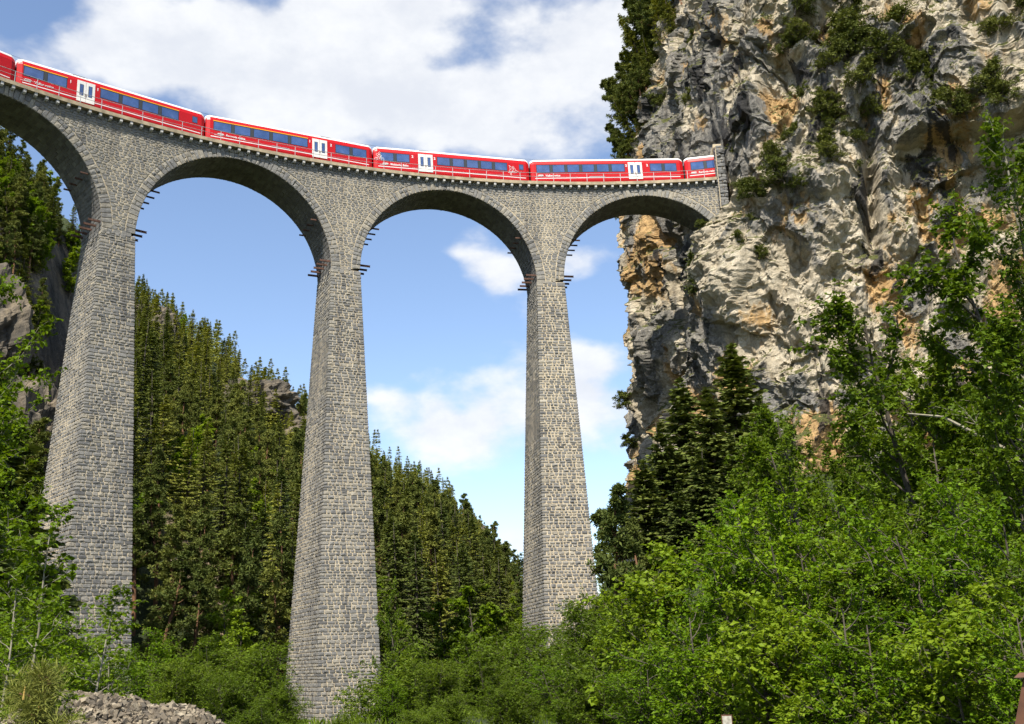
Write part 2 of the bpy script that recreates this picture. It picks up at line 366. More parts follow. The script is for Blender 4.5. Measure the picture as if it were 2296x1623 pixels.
def voronoi_wall():
    g = np.random.default_rng(11); S0, S1 = RC * (-0.965), RC * 0.043
    sites = []; z = 40.2; row = 0
    while z < 56:
        h = g.uniform(.20, .34); s = S0 + g.uniform(0, .5)
        while s < S1:
            w = g.uniform(.28, .74); sites.append((s + w / 2, z + h / 2 + g.uniform(-.08, .08))); s += w
        z += h; row += 1
    S = np.array(sites); ZT = deckz(S[:, 0] / RC) - .47
    ok = S[:, 1] < ZT - .07
    exc = np.full(len(S), 99.)
    near = np.zeros(len(S), int)
    for i in (-2, -1, 0, 1, 2):
        u = (S[:, 0] - RC * arc_th(i)); v = (S[:, 1] - arch_zs(i)) * (RA / RISE)
        rr = np.hypot(u, v) - (RA + RING); rr[v < 0] = 99; rr[(v < 0) & (np.abs(u) < RA + RING)] = -1
        upd = rr < exc; exc[upd] = rr[upd]; near[upd] = i
    zs_l = np.array([springz(round((s / RC - TP) / DT)) for s in S[:, 0]])
    ok &= (exc > .09) & (S[:, 1] > zs_l + .05)
    keepS = S[ok]; near = near[ok]; exc = exc[ok]
    # neighbours through coarse bins
    bins = {}
    for k, (a, b) in enumerate(S[ok]): bins.setdefault((int(a // 1.2), int(b // .7)), []).append(k)
    polys = []
    ax = 0.62                                                # metric: cells come out wider than tall
    for k, (a, b) in enumerate(keepS):
        P = [(a - .75, b - .36), (a + .75, b - .36), (a + .75, b + .36), (a - .75, b + .36)]
        def clip(P, nx, ny, d):
            o = []
            for j in range(len(P)):
                p, q = P[j], P[(j + 1) % len(P)]; dp = p[0] * nx + p[1] * ny - d; dq = q[0] * nx + q[1] * ny - d
                if dp <= 0: o.append(p)
                if dp * dq < 0: tt = dp / (dp - dq); o.append((p[0] + (q[0] - p[0]) * tt, p[1] + (q[1] - p[1]) * tt))
            return o
        ba, bb = int(a // 1.2), int(b // .7)
        for da in (-1, 0, 1):
            for db in (-1, 0, 1):
                for j in bins.get((ba + da, bb + db), ()):
                    if j == k: continue
                    ca, cb = keepS[j]; dx = (ca - a) * ax * ax; dz = cb - b
                    mx, mz = (ca + a) / 2, (cb + b) / 2; P = clip(P, dx, dz, mx * dx + mz * dz)
                    if len(P) < 3: break
        # ledge, springing and the extrados
        zt = deckz(a / RC) - .47; P = clip(P, 0, 1, zt) if len(P) > 2 else P
        i = near[k]
        if exc[k] < 1.2 and len(P) > 2:
            u = a - RC * arc_th(i); v = (b - arch_zs(i)) * (RA / RISE); L = math.hypot(u, v); e0 = (u / L, v / L)
            px, pz = RC * arc_th(i) + e0[0] * (RA + RING + .03), arch_zs(i) + e0[1] * (RA + RING + .03) * RISE / RA
            nx, nz = -e0[0], -e0[1] * RA / RISE; P = clip(P, nx, nz, nx * px + nz * pz)
        if len(P) < 3: continue
        P = np.array(P); c = P.mean(0); d = P - c; Ls = np.linalg.norm(d, axis=1)
        area = .5 * abs(np.sum(P[:, 0] * np.roll(P[:, 1], -1) - P[:, 1] * np.roll(P[:, 0], -1)))
        if area < .014 or Ls.min() < .05: continue
        P = c + d * (1 - .036 / Ls)[:, None]
        # knock the corners off
        Q = []
        for j in range(len(P)):
            p, q = P[j], P[(j + 1) % len(P)]
            if np.linalg.norm(q - p) < .09: Q.append((p + q) / 2); continue
            Q.append(p + (q - p) * .17); Q.append(q - (q - p) * .17)
        if len(Q) >= 4: polys.append(np.array(Q))
    tone = stone_tone(g, len(polys), .18, .92)
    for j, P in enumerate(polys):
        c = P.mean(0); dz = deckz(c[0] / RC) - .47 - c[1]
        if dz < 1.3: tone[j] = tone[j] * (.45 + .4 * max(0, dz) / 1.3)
    return polys, tone, g.uniform(.012, .04, len(polys))
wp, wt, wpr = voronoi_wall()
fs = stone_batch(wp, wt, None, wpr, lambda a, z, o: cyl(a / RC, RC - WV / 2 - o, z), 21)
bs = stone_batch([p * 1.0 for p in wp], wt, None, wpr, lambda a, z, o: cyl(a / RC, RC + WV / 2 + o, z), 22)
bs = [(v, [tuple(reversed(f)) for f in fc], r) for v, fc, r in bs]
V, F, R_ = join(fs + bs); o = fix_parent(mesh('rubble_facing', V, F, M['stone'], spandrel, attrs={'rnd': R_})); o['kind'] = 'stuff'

# --- arches: barrel, soffit stones, ring of voussoirs
vous = []
for i in (-1, 0, 1, 2):
    g = np.random.default_rng(70 + i); th = arc_th(i); zs = arch_zs(i)
    a = np.linspace(PI, 0, 81); end = 1.0
    def at(phi, rad, r): return cyl(th + (RA + rad) * np.cos(phi) / RC, r, zs + (RISE + rad) * np.sin(phi))
    V = np.concatenate([at(a, .02, RC - WV / 2 + .02), at(a, .02, RC + WV / 2 - .02)]); n = len(a)
    F = [(j, j + 1, n + j + 1, n + j)[::-1] for j in range(n - 1)]
    arch = fix_parent(mesh('arch', V, F, M['mortar'], viaduct, attrs={'stain_shade': np.full(len(V), .8)}))  # soot plus the barrel's shade, both darkened into the mortar colour
    arch_cut = 0.03 if i == 2 else 9
    # soffit stones
    polys = []; phi = .005; 
    Ltot = PI * (RA + RISE) / 2
    x = 0.0
    while x < Ltot - .2:
        h = g.uniform(.34, .5); y = -WV / 2; x1 = min(x + h, Ltot)
        while y < WV / 2 - .05:
            w = g.uniform(.5, 1.0); y1 = min(y + w, WV / 2)
            if WV / 2 - y1 < .35: y1 = WV / 2
            polys.append(rounded([(x + .02, y + .02), (x1 - .02, y + .02), (x1 - .02, y1 - .02), (x + .02, y1 - .02)], g, .012)); y = y1
        x = x1
    st = stone_batch(polys, stone_tone(g, len(polys), -.05, .3), None, g.uniform(.0, .03, len(polys)), lambda p, y, o: at(PI - p / Ltot * PI, -o, RC + y), 90 + i)  # low tones: sooty stone, with the underside's shade put into the colour
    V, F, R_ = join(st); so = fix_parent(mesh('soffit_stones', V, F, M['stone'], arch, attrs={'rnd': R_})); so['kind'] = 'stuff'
    nv = 71
    for side in (-1, 1):
        bd = np.linspace(0, PI, nv + 1); bd[1:-1] += g.uniform(-.006, .006, nv - 1)
        for k in range(nv):
            p0, p1 = bd[k] + .0022, bd[k + 1] - .0022
            if th + RA * math.cos((p0 + p1) / 2) / RC > 0.036: continue
            lens = [(-.0, RING)]
            if g.random() < .55: m_ = RING * g.uniform(.35, .65); lens = [(0, m_ - .015), (m_ + .015, RING)]
            for (r0, r1) in lens:
                r1j = r1 + (g.uniform(-.05, .04) if r1 == RING else 0)
                poly = rounded([(p0 * 10, r0), (p1 * 10, r0), (p1 * 10, r1j), (p0 * 10, r1j)], g, .010, .12)
                s_ = stone_batch([poly], [float(stone_tone(g, 1, .12, .9)[0])], None, [g.uniform(.04, .08)], lambda p, q_, o: at(p / 10, q_, RC + side * (WV / 2 + o)), int(g.integers(1e6)))[0]
                if side == 1: vous.append((0, s_, arch))
                else: vous.append((pix_area(s_[0]) if i >= 0 else 0.3 * pix_area(s_[0]), (s_[0], [tuple(reversed(f)) for f in s_[1]], s_[2]), arch))
vous.sort(key=lambda c: -c[0]); rest = {}
for k, (a, s_, arch) in enumerate(vous):
    if k < 300: fix_parent(mesh('voussoir', s_[0], s_[1], M['stone'], arch, attrs={'rnd': np.full(len(s_[0]), s_[2])}))
    else: rest.setdefault(arch.name, (arch, []))[1].append(s_)
for arch, lst in rest.values():
    V, F, R_ = join(lst); o = fix_parent(mesh('ring_stones', V, F, M['stone'], arch, attrs={'rnd': R_})); o['kind'] = 'stuff'

# --- deck: ledge slab, corbels, ballast and rails
tt = np.linspace(TH0, TH1, 130); n = len(tt); dz = deckz(tt)
prof = [(-WL, -.47), (-WL, -.10), (-WL + .35, -.06), (-1.9, -.06), (1.9, -.06), (WL - .35, -.06), (WL, -.10), (WL, -.47)]
V = np.concatenate([cyl(tt, RC + r, dz + h) for r, h in prof]); k = len(prof)
F = [(a_ * n + j, a_ * n + j + 1, ((a_ + 1) % k) * n + j + 1, ((a_ + 1) % k) * n + j) for a_ in range(k) for j in range(n - 1)]
deck = fix_parent(mesh('deck', V, F, M['concrete'], viaduct))
prof = [(-1.75, -.06), (-1.3, .22), (1.3, .22), (1.75, -.06)]
V = np.concatenate([cyl(tt, RC + r, dz + h + .004) for r, h in prof]); F = [(a_ * n + j, a_ * n + j + 1, (a_ + 1) * n + j + 1, (a_ + 1) * n + j) for a_ in range(3) for j in range(n - 1)]
M['ballast'] = plain('ballast', (.16, .14, .12), .95, vary=.5, scale=12)
fix_parent(mesh('ballast', V, F, M['ballast'], deck))
for rr in (-.5, .5):
    prof = [(rr - .035, .22), (rr - .035, .40), (rr + .035, .40), (rr + .035, .22)]
    V = np.concatenate([cyl(tt, RC + r, dz + h) for r, h in prof]); F = [(a_ * n + j, a_ * n + j + 1, (a_ + 1) * n + j + 1, (a_ + 1) * n + j) for a_ in range(3) for j in range(n - 1)]
    fix_parent(mesh('track_rail', V, F, M['rust'], deck))
PPOST = 0.0223
cb = MB()
cbm = None
th = -0.80241 - 0.0223 * 9
while th < TH1 - .012:
    for side in (-1, 1):
        P = []
        z1 = float(deckz(th)) - .47
        for (h, r0, r1) in ((-.42, WV / 2 - .05, WV / 2 + .26), (-.30, WV / 2 - .05, WV / 2 + .44), (0.0, WV / 2 - .05, WV / 2 + .44)):
            for (ts, r) in ((-.13, r0), (-.13, r1), (.13, r1), (.13, r0)): P.append(cyl(np.float64(th + ts / RC), RC + side * r, z1 + h))
        F = [(3, 2, 1, 0), (8, 9, 10, 11)] + [(a + b, a + (b + 1) % 4, a + 4 + (b + 1) % 4, a + 4 + b) for a in (0, 4) for b in range(4)]
        if side == -1 or th > -.83: fix_parent(mesh('corbel', P, F, M['corbel'], deck))
    th += PPOST / 2

# --- steel beams left in the piers from the scaffolding
def beam(p, t, L, parent, h=.20):
    """channel iron sticking out of the pier: p root, t unit direction along its length"""
    t = Vector(t).normalized(); up = Vector((0, 0, 1)); sd_ = t.cross(up).normalized(); p = Vector(p); V = []
    prof = [(-.07, 0), (.07, 0), (.07, .03), (-.045, .03), (-.045, h - .03), (.07, h - .03), (.07, h), (-.07, h)]
    for q in (p - t * .5, p + t * L):
        for (a, b) in prof: V.append(q + sd_ * a + up * b)
    F = [(j, (j + 1) % 8, 8 + (j + 1) % 8, 8 + j) for j in range(8)] + [(0, 1, 2, 3, 4, 7), (4, 5, 6, 7), (15, 12, 11, 10, 9, 8), (15, 14, 13, 12)]
    return fix_parent(mesh('steel_beam', V, F, M['rust'], parent))
for i in (0, 1, 2):
    th0 = TP + DT * i; zs = springz(i); body = pier_rest[i][0]
    for side in (-1, 1):
        tng = (side * math.cos(th0), -side * math.sin(th0), 0)
        for k in range(5):                                   # a row just above the springing
            r = RC - WV / 2 + .35 + k * (WV - .7) / 4
            beam(cyl(np.float64(th0 + side * (TA - .04) / RC), r, zs + .75), tng, 1.25, body)
        for k in range(4):                                   # a row higher up, on the curve of the soffit
            r = RC - WV / 2 + .45 + k * (WV - .9) / 3; ph = .52
            s_ = RA * (1 - math.cos(ph)); z = zs + RISE * math.sin(ph) + .02
            beam(cyl(np.float64(th0 + side * (TA + s_ - .1) / RC), r, z), tng, 1.0, body, .14)

# --- railing on the near edge
rail = empty('railing', (CX + (RC - WL) * math.sin(-.4), CY + (RC - WL) * math.cos(-.4), float(deckz(-.4))))
tag(rail, 'thin grey metal railing along the edge of the stone viaduct deck', 'railing')
pk = np.arange(-9, 38) * .0223 - .80241
for th in pk:
    p = cyl(np.float64(th), RC - WL + .05, float(deckz(th)) - .3)
    mb = MB(); mb.tube([p, p + np.array([0, 0, 1.28])], .035, 6); fix_parent(mb.build('post', M['steel'], rail))
tt = np.linspace(pk[0], pk[-1], 150)
for h in (.95, .5):
    fix_parent(MB().tube(list(cyl(tt, RC - WL + .05, deckz(tt) + h)), .034 if h > .6 else .027, 5).build('rail', M['steel'], rail))
# ------------------------------------------------------------------ the red train
def paint(name, col, rough=0.38):
    m, t, b, o = material(name); tc = t.n('ShaderNodeTexCoord'); n = t.noise(tc.outputs['Object'], 1.3, 6, .6)
    c = t.mix(t.maprange(n.outputs[0], .35, .8), col, tuple(x * .82 + .006 for x in col)); t.l(c, b.inputs['Base Color'])
    b.inputs['Roughness'].default_value = rough; b.inputs['Specular IOR Level'].default_value = .28
    return m
M['red'] = paint('red_paint', (.44, .004, .007)); M['white'] = paint('white_paint', (.74, .74, .73), .4); M['roof'] = paint('roof_white', (.70, .69, .68), .5)
M['yellow'] = paint('yellow_paint', (.85, .46, .02), .4); M['grey'] = paint('dark_grey_paint', (.045, .05, .055), .35); M['door'] = paint('door_white', (.68, .68, .64), .35)
def glass_material():
    m, t, b, o = material('sky_tinted_window'); tc = t.n('ShaderNodeTexCoord'); n = t.noise(tc.outputs['Object'], .9, 4, .6)
    c = t.ramp(n.outputs[0], [(.3, (.02, .05, .15)), (.6, (.045, .09, .24)), (.85, (.12, .16, .33))])  # mottled blue stands in for sky reflected in the panes
    t.l(c, b.inputs['Base Color']); b.inputs['Roughness'].default_value = .06; b.inputs['Specular IOR Level'].default_value = 1.0
    b.inputs['IOR'].default_value = 1.6
    return m
M['glass'] = glass_material()
def text_mesh(name, body, size, mat, parent, x, z, y=-1.357, shear=0.0, bold=0.0):
    c = bpy.data.curves.new(name, 'FONT'); c.body = body; c.size = size; c.extrude = .003; c.shear = shear; c.offset = bold; c.resolution_u = 2
    o = bpy.data.objects.new(name + '_tmp', c); COL.objects.link(o); bpy.context.view_layer.update()
    me = bpy.data.meshes.new_from_object(o.evaluated_get(bpy.context.evaluated_depsgraph_get())); bpy.data.objects.remove(o)
    me.name = name; me.materials.clear(); me.materials.append(mat)
    o = bpy.data.objects.new(name, me); COL.objects.link(o); o.parent = parent; o.location = (x, y, z); o.rotation_euler = (PI / 2, 0, 0)
    return o
SEC = [(-1.24, .42), (-1.33, .75), (-1.345, 1.2), (-1.345, 2.90), (-1.25, 3.28)]      # side profile up to the cant rail
ROOF = [(-1.25, 3.28), (-1.19, 3.47), (-1.0, 3.60), (-.55, 3.67), (0, 3.69)]
def sweep(L, pts, name, mat, parent, closed_bottom=False):
    ring = pts + [(-y, z) for y, z in reversed(pts)] if pts[-1][0] != 0 else pts + [(-y, z) for y, z in reversed(pts[:-1])]
    st = [(0.0, .84, -.22), (.10, .90, -.12), (.42, 1.0, 0), (L - .42, 1.0, 0), (L - .10, .90, -.12), (L, .84, -.22)]
    V, F = [], []; k = len(ring)
    for x, sy, dz in st:
        for (y, z) in ring: V.append((x, y * sy, z + (dz if z > 2.95 else 0)))
    for a in range(len(st) - 1):
        for b in range(k - 1): F.append((a * k + b, (a + 1) * k + b, (a + 1) * k + b + 1, a * k + b + 1))
    F.append(list(range(k))); F.append(list(range((len(st) - 1) * k, len(st) * k))[::-1])
    return mesh(name, V, F, mat, parent)
def panel(mb, x0, x1, z0, z1, y, t=.012): mb.box(x0, x1, y - t, y + .02, z0, z1)
YS = -1.345
def windows(root, x0, x1, n, z0=1.74, z1=2.80):
    fr = MB(); fr.box(x0, x1, YS - .008, YS + .02, z0, z1); f = fr.build('window_band', M['grey'], root)
    piece = (x1 - x0 + .0) / n; gap = .20
    for k in range(n):
        a = x0 + k * piece + (gap if k else .07); b = x0 + (k + 1) * piece - (gap if k < n - 1 else .07)
        # a thin raised rubber edge round the pane
        e = .035; MB().box(a - e, b + e, YS - .016, YS, z1 - .06, z1 - .03).box(a - e, b + e, YS - .016, YS, z0 + .03, z0 + .06).box(a - e, a, YS - .016, YS, z0 + .06, z1 - .06).box(b, b + e, YS - .016, YS, z0 + .06, z1 - .06).build('window_frame', M['black'], f)
        MB().box(a, b, YS - .012, YS, z0 + .06, z1 - .06).build('pane', M['glass'], f)
def door(root, x0, x1):
    xm = (x0 + x1) / 2
    for a, b, s_ in ((x0, xm - .015, 1), (xm + .015, x1, -1)):
        d = MB().box(a, b, YS - .022, YS + .02, .78, 2.98).build('door', M['door'], root)
        c = (a + b) / 2 + s_ * .02
        MB().box(c - .19, c + .19, YS - .027, YS, 1.42, 2.62).build('door_frame', M['grey'], d)
        MB().box(c - .15, c + .15, YS - .033, YS, 1.47, 2.57).build('door_window', M['glass'], d)
        hx = xm - .09 if s_ == 1 else xm + .05
        MB().box(hx, hx + .04, YS - .05, YS - .02, 1.35, 1.6).build('handle', M['black'], d)
def line_art(root, polylines, x, z, sc, w=.02):
    mb = MB()
    for pl in polylines:
        for (a, b) in zip(pl[:-1], pl[1:]):
            ax, az, bx, bz = x + a[0] * sc, z + a[1] * sc, x + b[0] * sc, z + b[1] * sc
            L = math.hypot(bx - ax, bz - az) or 1; nx, nz = -(bz - az) / L * w / 2, (bx - ax) / L * w / 2
            y0, y1 = -1.366, -1.358
            mb.add([(ax + nx, y0, az + nz), (ax - nx, y0, az - nz), (bx - nx, y0, bz - nz), (bx + nx, y0, bz + nz), (ax + nx, y1, az + nz), (ax - nx, y1, az - nz), (bx - nx, y1, bz - nz), (bx + nx, y1, bz + nz)], [(0, 1, 2, 3), (7, 6, 5, 4), (0, 4, 5, 1), (1, 5, 6, 2), (2, 6, 7, 3), (3, 7, 4, 0)])
    return mb.build('line_drawing', M['white'], root)
def circ(cx, cy, r, n=14): return [(cx + r * math.cos(2 * PI * k / n), cy + r * math.sin(2 * PI * k / n)) for k in range(n + 1)]
SKIER = [[(.0, .35), (.12, .5), (.08, .9), (.0, 1.0), (.12, .95), (.3, .78), (.38, .82)], circ(.45, .82, .09, 8), [(.38, .76), (.62, .7), (.72, .5), (.6, .36), (.42, .34), (.3, .4), (.5, .55), (.38, .76)], [(.12, .5), (.2, .62), (.36, .62)],
         [(.42, .34), (.2, .3), (.02, .34), (.0, .2), (.3, .22)], [(-.12, .16), (.25, .24), (.55, .2), (1.05, .32)], [(.1, .2), (.16, -.08)], [(.22, .22), (.26, -.1)], [(.72, .5), (1.0, .34)]]
CYCLE = [circ(.15, .15, .16), circ(.28, .62, .12, 10), [(.15, .15), (.35, .4), (.65, .42), (.5, .15), (.35, .4)], [(.65, .42), (.72, .55), (.6, .58)], circ(.8, .15, .16), [(.65, .42), (.8, .15)], [(.3, .45), (.42, .72), (.62, .6), (.7, .5)], circ(.5, .85, .09, 8), [(.42, .72), (.6, .45), (.5, .2)]]
def logo(root, x, z):
    mb = MB(); y0, y1 = -1.364, -1.352
    def para(a, b, c, d, sh=.12): mb.hexa([(x + a + sh * 0, y0, z + c), (x + b, y0, z + c), (x + b, y1, z + c), (x + a, y1, z + c), (x + a + sh, y0, z + d), (x + b + sh, y0, z + d), (x + b + sh, y1, z + d), (x + a + sh, y1, z + d)])
    para(.18, .80, .0, .035, .02); para(-.12, .80, -.075, -.045, .0); para(.16, .2, .035, .17, .10); para(.26, .80, .17, .2, .02); para(.2, .86, .075, .135, .03)
    return mb.build('emblem', M['white'], root)
def coach(s0, L, groups, dr, small, letter, nums, vents, stripe=True, art=None):
    """s0: arc position of the near-left end; positions along the coach in metres from that end"""
    th0 = s0 / (RC - 1.33); th1 = (s0 + L) / (RC - 1.33)
    p0 = cyl(np.float64(th0), RC, float(deckz(th0)) + .10); p1 = cyl(np.float64(th1), RC, float(deckz(th1)) + .10)
    v = p1 - p0; rz = math.atan2(v[1], v[0]); L = float(np.linalg.norm(v)); root = empty('railway_coach', p0, rz)
    root.rotation_euler = (0, -math.asin(v[2] / L), rz)
    body = sweep(L, SEC, 'body', M['red'], root)
    rf = sweep(L, ROOF, 'roof', M['roof'], root)
    # skirt, white line and dark underframe
    MB().box(.5, L - .5, YS - .006, YS + .05, .98, 1.06).build('white_line', M['white'], root)
    for xb in (2.9, L - 2.9):
        mb = MB()
        mb.box(xb - 1.5, xb + 1.5, -1.0, -.8, .35, .6).box(xb - 1.5, xb + 1.5, .8, 1.0, .35, .6)
        for dx in (-.95, .95):
            for yy in (-.55, .45):
                k = 16; V = [(xb + dx + .38 * math.cos(2 * PI * j / k), yy + w, .68 - .0 + .38 * math.sin(2 * PI * j / k) - .0) for w in (0, .1) for j in range(k)]
                mb.add(V, [list(range(k))[::-1], list(range(k, 2 * k))] + [(j, (j + 1) % k, k + (j + 1) % k, k + j) for j in range(k)])
        mb.build('bogie', M['black'], root)
    for (a, b, n, first) in groups:
        windows(root, a, b, n)
        if first: MB().box(a - .02, b + .02, YS - .012, YS + .02, 2.835, 2.905).build('yellow_stripe', M['yellow'], root)
    if dr: door(root, *dr)
    if small is not None:
        f = MB().box(small, small + .58, YS - .01, YS + .02, 2.02, 2.76).build('small_window', M['grey'], root); MB().box(small + .06, small + .52, YS - .015, YS, 2.09, 2.69).build('pane', M['glass'], f)
    if letter:
        logo(root, letter[1] - 1.1, 1.30); text_mesh('lettering', letter[0], .34, M['white'], root, letter[1], 1.25, bold=.006)
    for ch, x in nums: text_mesh('class_number', ch, .42, M['white'], root, x, 2.42, bold=.012)
    for vx in vents:
        vt = MB().hexa([(vx, -1.19, 3.44), (vx + 1.5, -1.19, 3.44), (vx + 1.5, -.8, 3.62), (vx, -.8, 3.62), (vx, -1.21, 3.50), (vx + 1.5, -1.21, 3.50), (vx + 1.5, -.82, 3.69), (vx, -.82, 3.69)]).build('roof_unit', M['roof'], root)
        for j in range(8):
            x = vx + .15 + j * .14; MB().hexa([(x, -1.20, 3.46), (x + .08, -1.20, 3.46), (x + .08, -.95, 3.60), (x, -.95, 3.60), (x, -1.215, 3.515), (x + .08, -1.215, 3.515), (x + .08, -.95, 3.65), (x, -.95, 3.65)]).build('vent_slot', M['black'], vt)
    MB().box(7.0, 8.9, YS - .02, YS, 1.13, 1.20).build('step_plate', M['steel'], root) if dr and dr[0] > 9 else None
    # gangway bellows at the far end
    mb = MB()
    for j in range(5): mb.box(L + .01 + j * .085, L + .06 + j * .085, -.72, .72, .75, 2.75)
    mb.box(L - .02, L + .44, -.66, .66, .8, 2.68); mb.build('gangway', M['black'], root)
    if art == 'ski': line_art(root, SKIER, 16.05, 1.35, 1.15, .03); line_art(root, CYCLE, .12, 1.75, 1.1, .03)
    return root
G = 'coaches of the red train'
C = coach(-93.2, 18.25, [(1.0, 8.0, 4, True), (9.9, 16.0, 3, True)], (8.2, 9.8), None, None, [('1', 8.0)], [6.0])
tag(C, 'red coach cut off by the left edge of the picture', 'railway coach', G)
C = coach(-74.55, 18.25, [(.52, 4.5, 2, True), (7.62, 15.62, 4, True)], (5.42, 7.12), 17.05, ('Viafier retica', 1.55), [('1', 4.7), ('1', 7.28)], [4.9])
tag(C, 'red coach with a yellow stripe over all windows, whole in view', 'railway coach', G)
C = coach(-55.95, 18.35, [(.75, 11.0, 5, True), (14.15, 17.85, 2, False)], (11.5, 13.2), None, ('Ferrovia retica', 2.1), [('1', 11.12), ('2', 13.55)], [12.4])
tag(C, 'red coach with yellow stripe over five windows, marked 1 and 2 beside its doors', 'railway coach', G)
C = coach(-37.22, 18.35, [(.75, 4.15, 2, False), (7.35, 15.85, 5, False)], (5.15, 6.85), 17.3, ('Rhätische Bahn', 1.9), [('2', 4.38), ('2', 6.98)], [5.2], art='ski')
tag(C, 'red coach bearing a white outline drawing of a skier', 'railway coach', G)
C = coach(-18.45, 18.35, [(.68, 11.4, 6, False), (14.45, 17.75, 2, False)], (11.8, 13.5), None, ('Viafier retica', 1.75), [('2', 11.47), ('2', 14.05)], [12.6])
tag(C, 'red coach partly before the cliff, six windows in a row left of its doors', 'railway coach', G)
C = coach(.33, 18.35, [(.7, 4.2, 2, False), (7.4, 15.9, 5, False)], (5.2, 6.9), 17.3, ('Ferrovia retica', 1.6), [('2', 4.4)], [])
tag(C, 'front red coach half inside the rock tunnel', 'railway coach', G)

# contact wire over the track
tt = np.linspace(TH0, TH1 + .02, 140)
wire = MB().tube(list(cyl(tt, RC - .0, deckz(tt) + 4.35)), .014, 4).build('contact_wire', M['black']); tag(wire, 'thin dark overhead contact wire running just above the train roofs', 'wire')

# ------------------------------------------------------------------ masonry tunnel portal at the end of the viaduct
portal = empty('tunnel_portal', tuple(cyl(np.float64(TH1), RC, float(deckz(TH1)))))
tag(portal, 'narrow stone block portal wall where the train enters the cliff', 'portal')
def portal_build():
    g = np.random.default_rng(5); ta, tb = 0.0395, 0.0505; z0 = float(deckz(.04))
    # outline of the wall seen along the track: half width 3.7, opening half width 2.15 with a round head
    def slab(mb, r0, r1, za, zb): mb.hexa([cyl(np.float64(t), RC + r, z) for z in (za, zb) for t, r in ((ta, r0), (tb, r0), (tb, r1), (ta, r1))])
    mb = MB(); slab(mb, -3.35, -2.15, z0 - 4.2, z0 + 3.5); slab(mb, 2.15, 3.6, z0 - 1, z0 + 4.6); slab(mb, -2.149, 2.149, z0 + 4.25, z0 + 4.7)
    body = fix_parent(mb.build('portal_wall', M['mortar'], portal))
    z = z0 - 4.2; row = 0
    while z < z0 + 3.4:
        h = g.uniform(.34, .5)
        W_ = (tb - ta) * RC
        cuts = [0, W_ * g.uniform(.4, .6), W_] if row % 2 else [0, W_]
        for a, b in zip(cuts[:-1], cuts[1:]):
            s_ = stone_batch([rounded([(a + .02, z + .02), (b - .02, z + .02), (b - .02, z + h - .02), (a + .02, z + h - .02)], g, .02)], [float(stone_tone(g, 1, .0, .5)[0])], None, [g.uniform(.04, .26)], lambda p, q, o: cyl(ta + p / RC, RC - 3.62 - o, q), int(g.integers(1e6)))[0]
            fix_parent(mesh('stone', s_[0], s_[1], M['stone'], body, attrs={'rnd': np.full(len(s_[0]), s_[2])}))
        for r0, r1 in ((-3.35, -2.9), (-2.9, -2.15)):
            s_ = stone_batch([rounded([(r0 + .02, z + .02), (r1 - .02, z + .02), (r1 - .02, z + h - .02), (r0 + .02, z + h - .02)], g, .02)], [float(stone_tone(g, 1, .0, .4)[0])], None, [g.uniform(.05, .1)], lambda p, q, o: cyl(ta - o / RC, RC + p, q), int(g.integers(1e6)))[0]
            fix_parent(mesh('stone', s_[0], s_[1], M['stone'], body, attrs={'rnd': np.full(len(s_[0]), s_[2])}))
        z += h; row += 1
    # the bore behind it
    k = 14; prof = [(-2.2, -.5), (-2.2, 2.6)] + [(-2.2 * math.cos(PI * j / k), 2.6 + 2.2 * math.sin(PI * j / k)) for j in range(1, k)] + [(2.2, 2.6), (2.2, -.5)]
    ts = np.linspace(tb, tb + .32, 12); V = []; F = []
    for t in ts:
        for (r, h) in prof: V.append(cyl(np.float64(t), RC + r, z0 + h))
    n = len(prof)
    F = [(a * n + b, a * n + b + 1, (a + 1) * n + b + 1, (a + 1) * n + b) for a in range(len(ts) - 1) for b in range(n - 1)] + [list(range((len(ts) - 1) * n, len(ts) * n))]
    fix_parent(mesh('tunnel_bore', V, F, plain('bore_rock', (.06, .055, .05), .95), portal))
portal_build()
